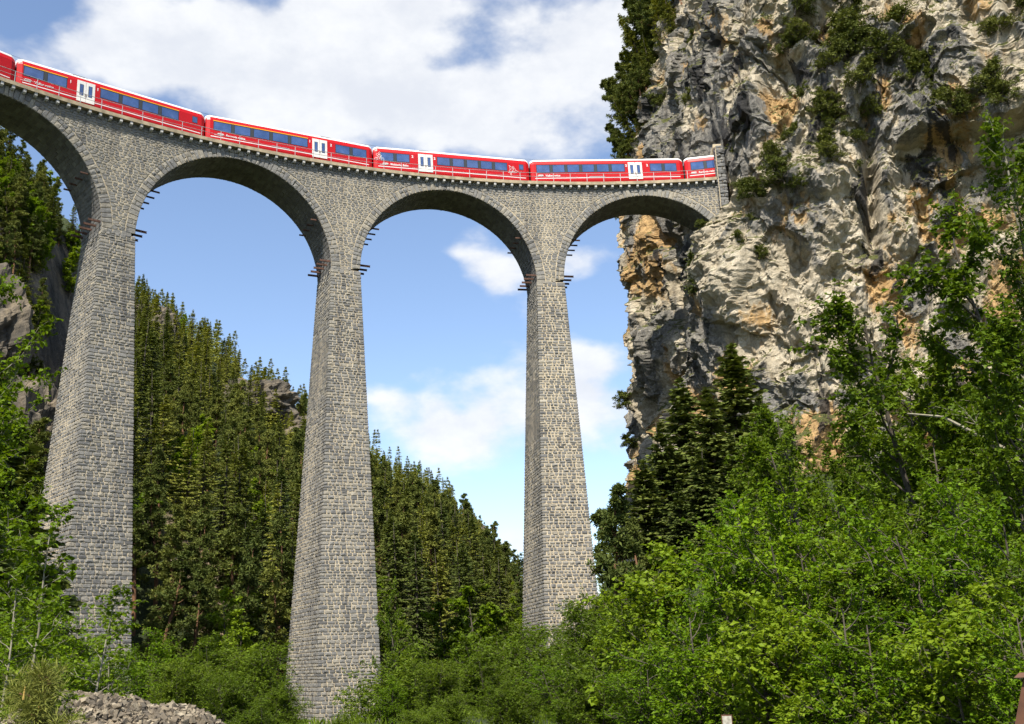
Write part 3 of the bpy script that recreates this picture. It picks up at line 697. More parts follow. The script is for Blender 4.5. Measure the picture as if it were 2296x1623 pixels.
# ------------------------------------------------------------------ the ground: valley floor, wooded hillside, foot of the cliff
AZT = np.array([-180, -60, -45, -35, -28.7, -25.5, -23.6, -21.2, -16, -11.6, -8.3, -3.4, 0.2, 3.0, 6.0, 9.0, 180.])
DRT = np.array([300, 260, 250, 240, 232, 236, 260, 385, 430, 450, 460, 480, 500, 520, 540, 560, 560.])        # distance of the ridge
ZRT = np.array([20, 90, 120, 116, 108, 100, 106, 130, 121, 104, 88, 66, 30, 16, 12, 8, 0.])                    # its height
DST = np.array([200, 75, 72, 78, 88, 96, 104, 118, 128, 140, 150, 165, 190, 220, 260, 300, 300.])              # where the slope begins
def ground_z(az, d):
    """height of the ground at azimuth az (deg from +Y) and distance d"""
    dr, zr, ds = np.interp(az, AZT, DRT), np.interp(az, AZT, ZRT), np.interp(az, AZT, DST)
    x, y = d * np.sin(np.radians(az)), d * np.cos(np.radians(az))
    t = np.clip((d - ds) / (dr - ds), 0, 1); crag = np.interp(az, [-60, -40, -25, -22.8], [0, 1, 1, 0])
    prof = t ** .92 * (1 + .12 * np.sin(PI * t))
    st = np.clip((t - .50) / .22, 0, 1); st = st * st * (3 - 2 * st)
    prof = prof * (1 - crag) + crag * (t * .62 + st * .38)
    z = zr * prof - np.clip((d - dr) / 400, 0, 1) * zr * .55
    z = z + np.clip((d - ds) / 60, 0, 1) * (5.0 * fbm(x / 60, y / 60, 0 * x, 3, 2) + 1.2 * pnoise(x / 11, y / 11, 0 * x, 8)) * (1 - .6 * np.clip((d - dr) / 60, 0, 1))
    z = z + crag * 6 * np.clip(t * 4, 0, 1) * pnoise(x / 14, y / 14, x * 0, 30)
    # talus under the right-hand cliff
    f = np.clip((az - 3.5) / 6.5, 0, 1); f = f * f * (3 - 2 * f)
    dd = np.clip((d - 34) / 72, 0, 1); f = f * (az < 120)
    z = z + f * (19 * dd ** 1.25 + np.clip(d - 106, 0, 60) * .3)
    rv = np.clip((d - 46) / 26, 0, 1) * np.clip((150 - d) / 26, 0, 1) * np.interp(az, [-34, -24, 2, 5.5], [0, 1, 1, 0]); z = z - 5.5 * rv            # the river's bed under the arches
    z = z + .35 * pnoise(x / 7, y / 7, x * 0, 5) * np.clip(d / 20, 0, 1)
    return z - 2.0
def ground_xy(x, y): return float(ground_z(np.array([math.degrees(math.atan2(x, y))]), np.array([math.hypot(x, y)]))[0])
def build_ground():
    az = np.concatenate([np.arange(-180, -40, 4.0), np.arange(-40, 34, .28), np.arange(34, 181, 4.0)]); az[-1] = 180
    d = np.concatenate([[.5], np.geomspace(2.5, 100, 60), np.arange(102, 280, 2.2), np.arange(282, 560, 4), np.geomspace(580, 4000, 16)])
    A, Dd = np.meshgrid(az, d, indexing='ij'); Z = ground_z(A.ravel(), Dd.ravel()).reshape(A.shape)
    X, Y = Dd * np.sin(np.radians(A)), Dd * np.cos(np.radians(A)); n, m = A.shape
    V = np.stack([X, Y, Z], -1).reshape(-1, 3); i = np.arange((n - 1) * m).reshape(n - 1, m)[:, :-1].ravel()
    F = np.stack([i, i + 1, i + m + 1, i + m], 1)
    el = np.degrees(np.arctan2(Z, Dd))
    scree = np.exp(-(((A + 16.9 + (el - 5) * .42) / 1.5) ** 2)) * np.exp(-(((el - 4.5) / 4.5) ** 2)) * (Dd > 120)
    scree = np.maximum(scree, np.exp(-(((A + 14.6) / 1.0) ** 2 + ((el - 15.5) / 1.2) ** 2)) * (Dd > 300))
    scree = np.maximum(scree, np.exp(-(((A + 3.0) / .6) ** 2 + ((el - 7.5) / .8) ** 2)) * (Dd > 300))
    m_, t, b, o = material('forest_floor'); geo = t.n('ShaderNodeNewGeometry'); sep = t.n('ShaderNodeSeparateXYZ'); t.l(geo.outputs['True Normal'], sep.inputs[0])
    n1 = t.noise(geo.outputs['Position'], .11, 8, .65); n2 = t.noise(geo.outputs['Position'], .8, 6, .7)
    c = t.ramp(n1.outputs[0], [(.3, (.018, .028, .008)), (.5, (.035, .05, .014)), (.7, (.06, .065, .025))])
    mpv = t.n('ShaderNodeMapping'); mpv.inputs['Scale'].default_value = (1, 1, .35); t.l(geo.outputs['Position'], mpv.inputs[0]); n4 = t.noise(mpv.outputs[0], .22, 9, .72)
    rock = t.ramp(n4.outputs[0], [(.34, (.02, .019, .016)), (.46, (.06, .052, .042)), (.55, (.11, .09, .065)), (.68, (.21, .17, .11))])
    steep = t.maprange(t.math('ADD', sep.outputs[2], t.math('MULTIPLY', n1.outputs[0], .25)), .66, .54)
    c = t.mix(steep, c, rock); at = t.n('ShaderNodeAttribute', attribute_name='scree')
    sc = t.ramp(n2.outputs[0], [(.25, (.12, .09, .055)), (.55, (.25, .19, .12)), (.8, (.40, .32, .22))])
    c = t.mix(t.maprange(t.math('ADD', at.outputs['Fac'], t.math('MULTIPLY', t.math('SUBTRACT', n2.outputs[0], .5), .8)), .35, .6), c, sc)
    t.l(c, b.inputs['Base Color']); b.inputs['Roughness'].default_value = .95
    bp = t.n('ShaderNodeBump'); bp.inputs['Strength'].default_value = 1.0; bp.inputs['Distance'].default_value = .8; t.l(n2.outputs[0], bp.inputs['Height']); t.l(bp.outputs[0], b.inputs['Normal'])
    g = mesh('ground', V, F, m_, smooth=True, attrs={'scree': scree.ravel()}); g['kind'] = 'structure'
    return g
build_ground()

# ------------------------------------------------------------------ the limestone cliff
CP = np.array([(42, 185), (30, 168), (22.2, 152), (19.6, 139), (20.9, 128), (25.0, 119.5), (26.9, 114.5), (27.0, 109.8), (31.5, 106.6), (40, 104.5), (50, 101.5), (60, 96), (72, 87), (86, 74)], float)
def catmull(P, n):
    P = np.vstack([2 * P[0] - P[1], P, 2 * P[-1] - P[-2]]); out = []
    for k in range(1, len(P) - 2):
        t = np.linspace(0, 1, n, endpoint=False)[:, None]; a, b, c, d = P[k - 1:k + 3]
        out.append(.5 * ((2 * b) + (c - a) * t + (2 * a - 5 * b + 4 * c - d) * t ** 2 + (3 * b - a - 3 * c + d) * t ** 3))
    return np.vstack(out + [P[-2][None]])
def build_cliff():
    cv = catmull(CP, 60); seg = np.r_[0, np.cumsum(np.linalg.norm(np.diff(cv, axis=0), axis=1))]; total = seg[-1]
    sP = [seg[60 * k] for k in range(len(CP))]                                          # arc position of each control point
    s = np.concatenate([np.arange(0, sP[2], .5), np.arange(sP[2], sP[10] + 2, .145), np.arange(sP[10] + 2.2, total, .4)])
    z = np.concatenate([np.arange(8, 20, .35), np.arange(20, 90, .15), np.arange(90.5, 118, .6)])
    px, py = np.interp(s, seg, cv[:, 0]), np.interp(s, seg, cv[:, 1])
    k = 25; pad = np.pad(np.stack([px, py], 1), ((k, k), (0, 0)), 'edge'); sm = np.stack([np.convolve(pad[:, j], np.ones(2 * k + 1) / (2 * k + 1), 'valid') for j in (0, 1)], 1)
    t_ = np.gradient(sm, axis=0); t_ /= np.linalg.norm(t_, axis=1)[:, None]; nx, ny = t_[:, 1], -t_[:, 0]
    S, Z = np.meshgrid(s, z, indexing='ij'); C0 = S * 0
    ws = S + 2.2 * fbm(S / 9, Z / 11, C0 + 3.3, 3, 40); wz = Z + 3.0 * fbm(S / 10, Z / 10, C0 + 7.7, 3, 41)
    D = 2.4 * fbm(ws / 17, wz / 24, C0, 2, 42)
    rid = 1 - 2 * np.abs(pnoise((ws + .35 * wz) / 7.0, wz / 15.0, C0, 43)); D += 1.5 * rid                     # flutes and ribs
    D += 1.25 * (1 - 2 * np.abs(pnoise((ws - .2 * wz) / 3.1, wz / 6.5, C0, 44)))
    saw = ((wz * .9 + .35 * ws) / 8.5) % 1.0; D += 1.15 * (saw - .5) * np.clip(.5 + 1.2 * pnoise(S / 14, Z / 18, C0, 45), 0, 1) * np.minimum(1, (1 - saw) * 9)
    saw2 = ((wz * 1.0 - .5 * ws) / 3.1) % 1.0; D += .55 * (saw2 - .5) * np.clip(.45 + 1.3 * pnoise(S / 8, Z / 9, C0, 46), 0, 1) * np.minimum(1, (1 - saw2) * 7)
    pk = pnoise(ws / 3.4, wz / 4.2, C0, 47); D -= .8 * np.clip(pk - .28, 0, 1) ** 1.0                           # hollows
    def facets(s_, z_, sc, sz, seed, tilt):                                                                      # fractured faces: each cell its own plane
        r = np.random.default_rng(seed); T = r.random((64, 64, 5)); u, v = s_ / sc, z_ / sz; iu, iv = np.floor(u).astype(int), np.floor(v).astype(int); best = np.full(u.shape, 9.); o_ = np.zeros(u.shape)
        for a in (-1, 0, 1):
            for b_ in (-1, 0, 1):
                c_ = T[(iu + a) & 63, (iv + b_) & 63]; du, dv = u - (iu + a + c_[..., 0]), v - (iv + b_ + c_[..., 1]); q = du * du + dv * dv; k_ = q < best
                best = np.where(k_, q, best); o_ = np.where(k_, c_[..., 2] - .5 + tilt * ((c_[..., 3] - .5) * du * 1.6 + (c_[..., 4] - .72) * dv * 2.0), o_)
        return o_
    jg = .5 * fbm(S / 2.4, Z / 2.4, C0, 3, 56)
    D += 1.05 * facets(ws + jg, wz + jg, 5.0, 7.5, 1, .7) + .58 * facets(ws + jg, wz * .9 + .3 * ws, 2.1, 3.0, 2, .8) + .25 * facets(S + jg * .7, Z + jg * .7, .85, 1.15, 3, .9) + .10 * facets(S, Z, .38, .46, 4, .9)
    broad = D.copy()
    D += .36 * (1 - 2 * np.abs(pnoise((ws + .3 * wz) / 1.35, wz / 2.3, C0, 48))) + .13 * (1 - 2 * np.abs(pnoise((S - .25 * Z) / .62, Z / 1.0, C0, 57))) + .26 * fbm(S / .9, Z / 1.2, C0, 3, 49) - .35 * np.clip(pnoise(S / .8, Z / 1.1, C0, 55) - .3, 0, 1)
    AZ = np.degrees(np.arctan2(px, py))[:, None] + C0; EL = np.degrees(np.arctan2(Z, np.hypot(px, py)[:, None]))
    def blob(a, e, ra, re, p=2): return np.exp(-(np.abs((AZ - a) / ra) ** p + np.abs((EL - e) / re) ** p))
    # a deep cleft, an overhang with a stained wall under it, and a scooped hollow
    D -= 4.2 * np.exp(-((AZ - 21.0 - .10 * (EL - 23)) / .42) ** 2) * np.clip((EL - 19.5) / 2, 0, 1) * np.clip((28.0 - EL) / 2, 0, 1)
    roof = 25.4 - .05 * (AZ - 25) + .9 * pnoise(S / 6, C0, C0, 50)
    D -= 3.6 * np.clip((AZ - 21.8) / 1.2, 0, 1) * np.clip((roof - EL) / .35, 0, 1) * np.clip((EL - 17) / 7.5, 0, 1)
    D += .9 * np.clip((AZ - 21.8) / 1.2, 0, 1) * np.exp(-((EL - roof - .7) / .8) ** 2)
    D -= 2.3 * blob(17.0, 30.2, 1.1, 2.0); D += 1.6 * blob(15.4, 29.0, .7, 3.5) - 1.6 * blob(13.8, 28.5, .35, 2.6) - 2.6 * blob(10.3, 20.5, .9, 3.2)
    D += 2.2 * blob(18.4, 24.2, 1.6, .9) + 1.4 * blob(16.4, 25.6, .8, 1.4) - 1.5 * blob(15.0, 16.8, .5, 2.5)
    # lean: the wooded shoulder on the left falls back, the right-hand wall only a little
    sh = np.clip((sP[6] - S) / (sP[6] - sP[4]), 0, 1); D -= np.clip(Z - 61, 0, 60) * (.16 + .03 * sh)
    D -= np.clip(Z - 92, 0, 60) * 2.2; D += np.clip(30 - Z, 0, 30) * .18
    # the tunnel end: keep the rock off the portal and under the last arch
    sc = S - sP[6]; near = np.exp(-(sc / 5.5) ** 2) * np.clip((Z - 49) / 4, 0, 1) * np.clip((70 - Z) / 8, 0, 1); D *= (1 - .93 * near)
    D += 2.6 * np.exp(-((sc - 1) / 5.0) ** 2) * np.clip((50.5 - Z) / 2.5, 0, 1) * np.clip((Z - 30) / 10, 0, 1)
    X = px[:, None] + nx[:, None] * D; Y = py[:, None] + ny[:, None] * D
    Zz = Z + .45 * fbm(S / 2.6, Z / 2.6, C0 + 9, 3, 52)
    P = np.stack([X, Y, Zz], -1)
    du = np.gradient(P, axis=0); dv = np.gradient(P, axis=1); Nn = np.cross(du, dv); Nn /= np.linalg.norm(Nn, axis=2)[..., None] + 1e-9
    if Nn[len(s) // 2, len(z) // 2, 1] > 0: Nn = -Nn
    # colour masks that belong to the rock: weathered grey, black water streaks, ochre breaks, turf on the ledges
    kk = 9
    def blur(A):
        B = np.pad(A, kk, 'edge'); c = np.cumsum(np.cumsum(B, 0), 1); w = 2 * kk + 1; c = np.pad(c, ((1, 0), (1, 0)))
        return ((c[w:, w:] - c[:-w, w:] - c[w:, :-w] + c[:-w, :-w]) / w ** 2)[:A.shape[0], :A.shape[1]]
    relief = D - blur(D)
    grey = .36 + .95 * fbm(S / 7, Z / 9, C0, 4, 60) + .35 * relief + .45 * blob(11, 28.5, 4.0, 4.5) + .35 * blob(20.5, 29.5, 3.5, 2.5) + .35 * blob(25, 28.5, 4, 2.0) + .3 * blob(10.5, 17.5, 2.2, 3) - .75 * blob(17.3, 18.5, 3.6, 3.8) - .55 * blob(17.0, 29.6, 1.0, 2.0) - .45 * blob(25, 20.5, 2.8, 3) - .28 * blob(8.2, 20.5, 1.3, 3)
    streak = fbm(ws / 1.5, wz / 10.0, C0, 4, 61) + .55 * pnoise(S / 5, Z / 7, C0, 62) + .20 * (grey - .5) + .55 * blob(22.6, 24.2, 1.3, 2.0) + .45 * blob(13.2, 30, 1.5, 3) + .3 * blob(10.8, 19.5, 1.0, 3) + .35 * blob(20.7, 22, .8, 3) - .5 * blob(17.3, 18.0, 3.0, 2.6) - .08
    ochre = .32 + .9 * fbm(S / 6, Z / 8, C0, 3, 63) + .45 * blob(17, 28.6, 1.2, 1.5) + .55 * blob(25, 21, 3, 3.5) + .3 * blob(8.2, 20.5, 1.4, 4) + .35 * blob(16.4, 25.8, 1.2, 1.0) - .60 * blob(17.4, 18.8, 3.2, 3.4)
    turf = np.clip((Nn[..., 2] - .30) * 3.2 + .9 * fbm(S / 2.5, Z / 2.5, C0, 3, 64) - .22 + .5 * blob(19.2, 31.5, 2.4, 2.6) + .3 * blob(17.5, 24.6, 2.2, 1.2) + .3 * blob(11.0, 31, 3, 3) - .6 * blob(17, 18.5, 5, 3.4), 0, 1)
    n, m = S.shape; i = (np.arange(n - 1)[:, None] * m + np.arange(m - 1)).ravel(); F = np.stack([i, i + m, i + m + 1, i + 1], 1)
    Vf = P.reshape(-1, 3); c = Vf[F].mean(1); rr = np.hypot(c[:, 0] - CX, c[:, 1] - CY) - RC; th = np.arctan2(c[:, 0] - CX, c[:, 1] - CY); hz = c[:, 2] - deckz(th)
    hole = (np.abs(rr) < 2.25) & (hz > -.7) & (hz < 4.6 - .3 * rr ** 2) & (th > .0) & (th < .2)
    F = F[~hole]
    mt, t, b, o = material('limestone_cliff'); geo = t.n('ShaderNodeNewGeometry'); pos = geo.outputs['Position']
    def A_(nm): return t.n('ShaderNodeAttribute', attribute_name=nm).outputs['Fac']
    mp = t.n('ShaderNodeMapping'); mp.inputs['Scale'].default_value = (1, 1, .45); t.l(pos, mp.inputs[0])
    nf = t.noise(mp.outputs[0], 1.9, 9, .74); nm_ = t.noise(pos, .5, 6, .65); ng = t.noise(pos, 6.0, 6, .7)
    cream = t.ramp(nm_.outputs[0], [(.3, (.30, .255, .18)), (.5, (.41, .355, .26)), (.7, (.52, .465, .36))])
    och = t.ramp(nm_.outputs[0], [(.3, (.27, .165, .07)), (.6, (.44, .29, .13)), (.8, (.52, .38, .2))])
    gry = t.ramp(nf.outputs[0], [(.3, (.06, .06, .06)), (.5, (.18, .17, .15)), (.68, (.33, .30, .25))])
    def soft(att, amp, a, b_): return t.maprange(t.math('ADD', A_(att), t.math('MULTIPLY', t.math('SUBTRACT', nf.outputs[0], .5), amp)), a, b_)
    c_ = t.mix(soft('ochre', 1.1, .38, .66), cream, och); c_ = t.mix(soft('grey', 1.5, .42, .66), c_, gry)
    c_ = t.mix(t.math('MULTIPLY', soft('streak', 1.2, .40, .58), .9), c_, (.022, .022, .023))
    ms = t.n('ShaderNodeMapping'); ms.inputs['Scale'].default_value = (1, 1, .07); t.l(pos, ms.inputs[0]); nsx = t.noise(ms.outputs[0], .9, 6, .65); c_ = t.mix(1.0, c_, t.ramp(nsx.outputs[0], [(.30, (.50, .50, .51)), (.44, (.92, .92, .92)), (.60, (1.0, 1.0, 1.0)), (.75, (1.12, 1.1, 1.06))]), 'MULTIPLY')      # drip streaks
    tf = t.ramp(ng.outputs[0], [(.3, (.035, .045, .010)), (.55, (.085, .09, .025)), (.8, (.15, .11, .045))])
    c_ = t.mix(soft('turf', 1.0, .42, .7), c_, tf)
    c_ = t.mix(1.0, c_, t.ramp(ng.outputs[0], [(.25, (.62, .62, .62)), (.5, (1, 1, 1)), (.8, (1.25, 1.25, 1.22))]), 'MULTIPLY')
    t.l(c_, b.inputs['Base Color']); b.inputs['Roughness'].default_value = .95
    bp = t.n('ShaderNodeBump'); bp.inputs['Strength'].default_value = 1.0; bp.inputs['Distance'].default_value = .30
    hb = t.math('ADD', nf.outputs[0], t.math('MULTIPLY', ng.outputs[0], .35)); t.l(hb, bp.inputs['Height']); t.l(bp.outputs[0], b.inputs['Normal'])
    cl = mesh('cliff', Vf, F, mt, smooth=False, attrs={'grey': grey.ravel(), 'streak': streak.ravel(), 'ochre': ochre.ravel(), 'turf': turf.ravel()}); cl['kind'] = 'structure'
    return P, Nn, turf, s, z
CLP, CLN, CLT, CLS, CLZ = build_cliff()
def on_cliff(sv, zv):
    i = int(np.clip(np.searchsorted(CLS, sv), 0, len(CLS) - 1)); j = int(np.clip(np.searchsorted(CLZ, zv), 0, len(CLZ) - 1)); return CLP[i, j], CLN[i, j]
# ------------------------------------------------------------------ plants: mesh generators (numpy)
def leaf_material(name, c0, c1, c2, trans=.35, rough=.5, ow=.42):
    m = bpy.data.materials.new(name); m.use_nodes = True; t = NT(m.node_tree)
    geo = t.n('ShaderNodeNewGeometry'); oi = t.n('ShaderNodeObjectInfo')
    f = t.math('ADD', t.math('MULTIPLY', geo.outputs['Random Per Island'], 1 - ow), t.math('MULTIPLY', oi.outputs['Random'], ow))
    c = t.ramp(f, [(.0, c0), (.5, c1), (1.0, c2)])
    b = t.n('ShaderNodeBsdfPrincipled'); t.l(c, b.inputs['Base Color']); b.inputs['Roughness'].default_value = rough; b.inputs['Specular IOR Level'].default_value = .12
    tr = t.n('ShaderNodeBsdfTranslucent'); t.l(t.mix(1.0, c, (1.25, 1.2, .55), 'MULTIPLY'), tr.inputs[0])
    mx = t.n('ShaderNodeMixShader'); mx.inputs[0].default_value = trans; t.l(b.outputs[0], mx.inputs[1]); t.l(tr.outputs[0], mx.inputs[2])
    o = t.n('ShaderNodeOutputMaterial'); t.l(mx.outputs[0], o.inputs[0]); return m
M['spruce'] = leaf_material('spruce_needles', (0.035, 0.055, 0.012), (0.075, 0.1, 0.02), (0.14, 0.16, 0.03), .12, .7, .6)
M['spruce_lit'] = leaf_material('sunlit_spruce_needles', (0.06, 0.08, 0.014), (0.135, 0.155, 0.024), (0.24, 0.245, 0.04), .15, .7, .65)  # paler copy of the spruce needles, sunlit tone put into the colour
M['pine'] = leaf_material('pine_needles', (0.045, 0.068, 0.016), (0.11, 0.132, 0.028), (0.205, 0.215, 0.044), .15, .7, .6)
M['hazel'] = leaf_material('hazel_leaves', (0.055, 0.112, 0.004), (0.122, 0.212, 0.007), (0.21, 0.305, 0.012), .40, .5, .4)
M['ash'] = leaf_material('ash_leaves', (0.055, 0.098, 0.007), (0.105, 0.165, 0.011), (0.165, 0.225, 0.018), .38)
M['willow'] = leaf_material('willow_leaves', (0.058, 0.095, 0.007), (0.1, 0.155, 0.011), (0.15, 0.205, 0.018), .38)
M['aspen'] = leaf_material('aspen_leaves', (0.06, 0.105, 0.005), (0.11, 0.18, 0.008), (0.175, 0.25, 0.012), .42)
M['beech'] = leaf_material('spring_beech_leaves', (0.09, 0.14, 0.008), (0.15, 0.22, 0.012), (0.215, 0.295, 0.02), .4, .5)
M['dwarf'] = leaf_material('mountain_pine_needles', (0.045, 0.062, 0.012), (0.09, 0.108, 0.02), (0.15, 0.158, 0.032), .15, .7)
def bark(name, a, b_, sc=8):
    m, t, b, o = material(name); geo = t.n('ShaderNodeTexCoord'); mp = t.n('ShaderNodeMapping'); mp.inputs['Scale'].default_value = (1, 1, .25); t.l(geo.outputs['Object'], mp.inputs[0])
    n = t.noise(mp.outputs[0], sc, 6, .7); t.l(t.ramp(n.outputs[0], [(.3, a), (.7, b_)]), b.inputs['Base Color']); b.inputs['Roughness'].default_value = .95
    return m
M['bark'] = bark('grey_brown_bark', (.045, .038, .03), (.13, .11, .085)); M['barkpine'] = bark('pine_bark', (.09, .045, .025), (.24, .13, .07)); M['barkpale'] = bark('pale_smooth_bark', (.13, .12, .085), (.30, .28, .21))
def nrm(a): return a / (np.linalg.norm(a, axis=-1, keepdims=True) + 1e-9)
def cards(pos, d, nv, L, w, fold=.06, droop=.0):
    """leaf-shaped pairs of triangles"""
    d = nrm(d); side = nrm(np.cross(d, nv)); up = np.cross(side, d); L = L[:, None]; w = w[:, None]
    mid = pos + d * L * .45; tip = pos + d * L; tip[:, 2] -= (droop * L[:, 0])
    V = np.stack([pos, mid + side * w + up * fold * L, tip, mid - side * w + up * fold * L], 1).reshape(-1, 3)
    i = np.arange(len(pos)) * 4; F = np.concatenate([np.stack([i, i + 1, i + 2], 1), np.stack([i, i + 2, i + 3], 1)])
    return V, F
class Tubes:
    def __init__(s): s.V = []; s.F = []; s.n = 0
    def add(s, pts, r0, r1, k):
        pts = np.asarray(pts, float); m = len(pts); d = nrm(np.gradient(pts, axis=0)); ref = np.array([.31, .17, .93]); a = nrm(np.cross(d, ref)); b = np.cross(d, a)
        r = np.linspace(r0, r1, m)[:, None, None]; ang = np.arange(k) * 2 * PI / k
        R_ = pts[:, None] + r * (a[:, None] * np.cos(ang)[None, :, None] + b[:, None] * np.sin(ang)[None, :, None]); s.V.append(R_.reshape(-1, 3))
        i = np.arange(m - 1)[:, None] * k; j = np.arange(k)[None]; j2 = (j + 1) % k
        s.F.append(np.stack([i + j, i + j2, i + k + j2, i + k + j], -1).reshape(-1, 4) + s.n); s.n += m * k
    def data(s): return np.concatenate(s.V), np.concatenate(s.F)
def walk(g, p, d, L, n, curl=.15, up=0.0):
    pts = [np.array(p, float)]; d = np.array(d, float)
    for _ in range(n): d = d + g.normal(0, curl, 3) + np.array([0, 0, up]); d /= np.linalg.norm(d); pts.append(pts[-1] + d * L / n)
    return np.array(pts)
def make_spruce(seed, H, R0, nwh, per=.33, spl=.62, low=.10, ragged=.25, wid=.21):
    g = np.random.default_rng(seed); T = Tubes(); T.add(walk(g, (0, 0, -.6), (0, 0, 1), H + .6, 7, .012), H * .014 + .05, .02, 7)
    P, D, L = [], [], []
    for h in np.sort(np.concatenate([np.linspace(low, .985, nwh), g.uniform(low, .97, nwh)]) + g.uniform(-.012, .012, 2 * nwh)):
        nb = int(g.integers(2, 5)); a0 = g.uniform(0, 2 * PI); env = (1 - h) ** .95 * (1 - .55 * max(0, (.28 - h) / .28))
        for b in range(nb):
            if g.random() < .10: continue
            a = a0 + 2 * PI * b / nb + g.uniform(-.3, .3); bl = max(.18, R0 * env * g.uniform(1 - ragged * 1.6, 1 + ragged)); pit = -.35 + .95 * h ** 1.5 + g.uniform(-.2, .2)
            n = max(2, int(bl / per)); t = (np.arange(n) + g.uniform(.2, .8)) / n; hor = np.array([math.cos(a), math.sin(a)])
            r = t * bl; z = h * H + math.tan(pit) * r - .10 * r * r / max(bl, .5) + .10 * bl * t ** 3
            pp = np.stack([hor[0] * r, hor[1] * r, z], 1)
            if bl > 1.0: T.add(pp[[0, n // 2, n - 1]] if n > 2 else pp, .035, .012, 3)
            for sgn in (-1, 1, 0):
                an = a + sgn * g.uniform(.5, 1.15, n); P.append(pp); dz = math.tan(pit) * .5 - g.uniform(.15, .65, n) * (1 - h * .7)
                D.append(np.stack([np.cos(an), np.sin(an), dz], 1)); L.append(spl * g.uniform(.55, 1.2, n) * (.45 + .55 * (1 - t * .6)) * (1.0 if h < .9 else .6))
    n = 46; zt = H * (1 - .14 * g.random(n) ** 1.2); at_ = g.uniform(0, 2 * PI, n); P.append(np.stack([0 * zt, 0 * zt, zt - .1], 1)); D.append(np.stack([np.cos(at_) * .8, np.sin(at_) * .8, .35 + .9 * (zt / H - .86) / .14], 1)); L.append(spl * (.25 + .9 * (1 - zt / H) / .14))      # the dense tip
    P, D, L = np.concatenate(P), np.concatenate(D), np.concatenate(L); nv = np.tile([0, 0, 1.], (len(P), 1)) + g.normal(0, .8, P.shape)
    V, F = cards(P, D, nv, L, L * wid, -.05, .12); return (V, F), T.data()
def make_pine(seed, H, crown=.5, R0=2.6, nb=34, tuft=.42, per=26, lean=.05, wid=.16):
    g = np.random.default_rng(seed); T = Tubes(); tr = walk(g, (0, 0, -.5), (g.normal(0, lean), g.normal(0, lean), 1), H + .4, 9, .06); T.add(tr, H * .015 + .05, .04, 7); C = []
    for k in range(nb):
        h = crown + (1 - crown) * (k + g.random()) / nb; p = tr[0] + (tr[-1] - tr[0]) * 0; q = h * (len(tr) - 1); i = min(int(q), len(tr) - 2); p = tr[i] + (tr[i + 1] - tr[i]) * (q - i)
        a = g.uniform(0, 2 * PI); rel = (h - crown) / (1 - crown); bl = R0 * (1 - .75 * rel ** 1.6) * g.uniform(.45, 1.15); b = walk(g, p, (math.cos(a), math.sin(a), .15 + .6 * rel), bl, 5, .22, .05); T.add(b, .05, .015, 4)
        for f in (2, 3, 4, 5): C.append(b[f] + g.normal(0, .12, 3))
        for _ in range(int(3 + bl * 1.6)):
            i0 = int(g.integers(2, 5)); b2 = walk(g, b[i0], np.r_[g.normal(0, 1, 2), .35], bl * g.uniform(.25, .5), 3, .25, .06); T.add(b2, .02, .008, 3); C += [b2[-1], b2[-2]]
    C = np.array(C); n = len(C); P = np.repeat(C, per, 0); D = nrm(g.normal(0, 1, P.shape) + np.array([0, 0, .45])); L = tuft * g.uniform(.6, 1.25, len(P)); P = P + D * (.12 * g.random((len(P), 1)))
    V, F = cards(P, D, nrm(g.normal(0, 1, P.shape)), L, L * wid, 0, .05); return (V, F), T.data()
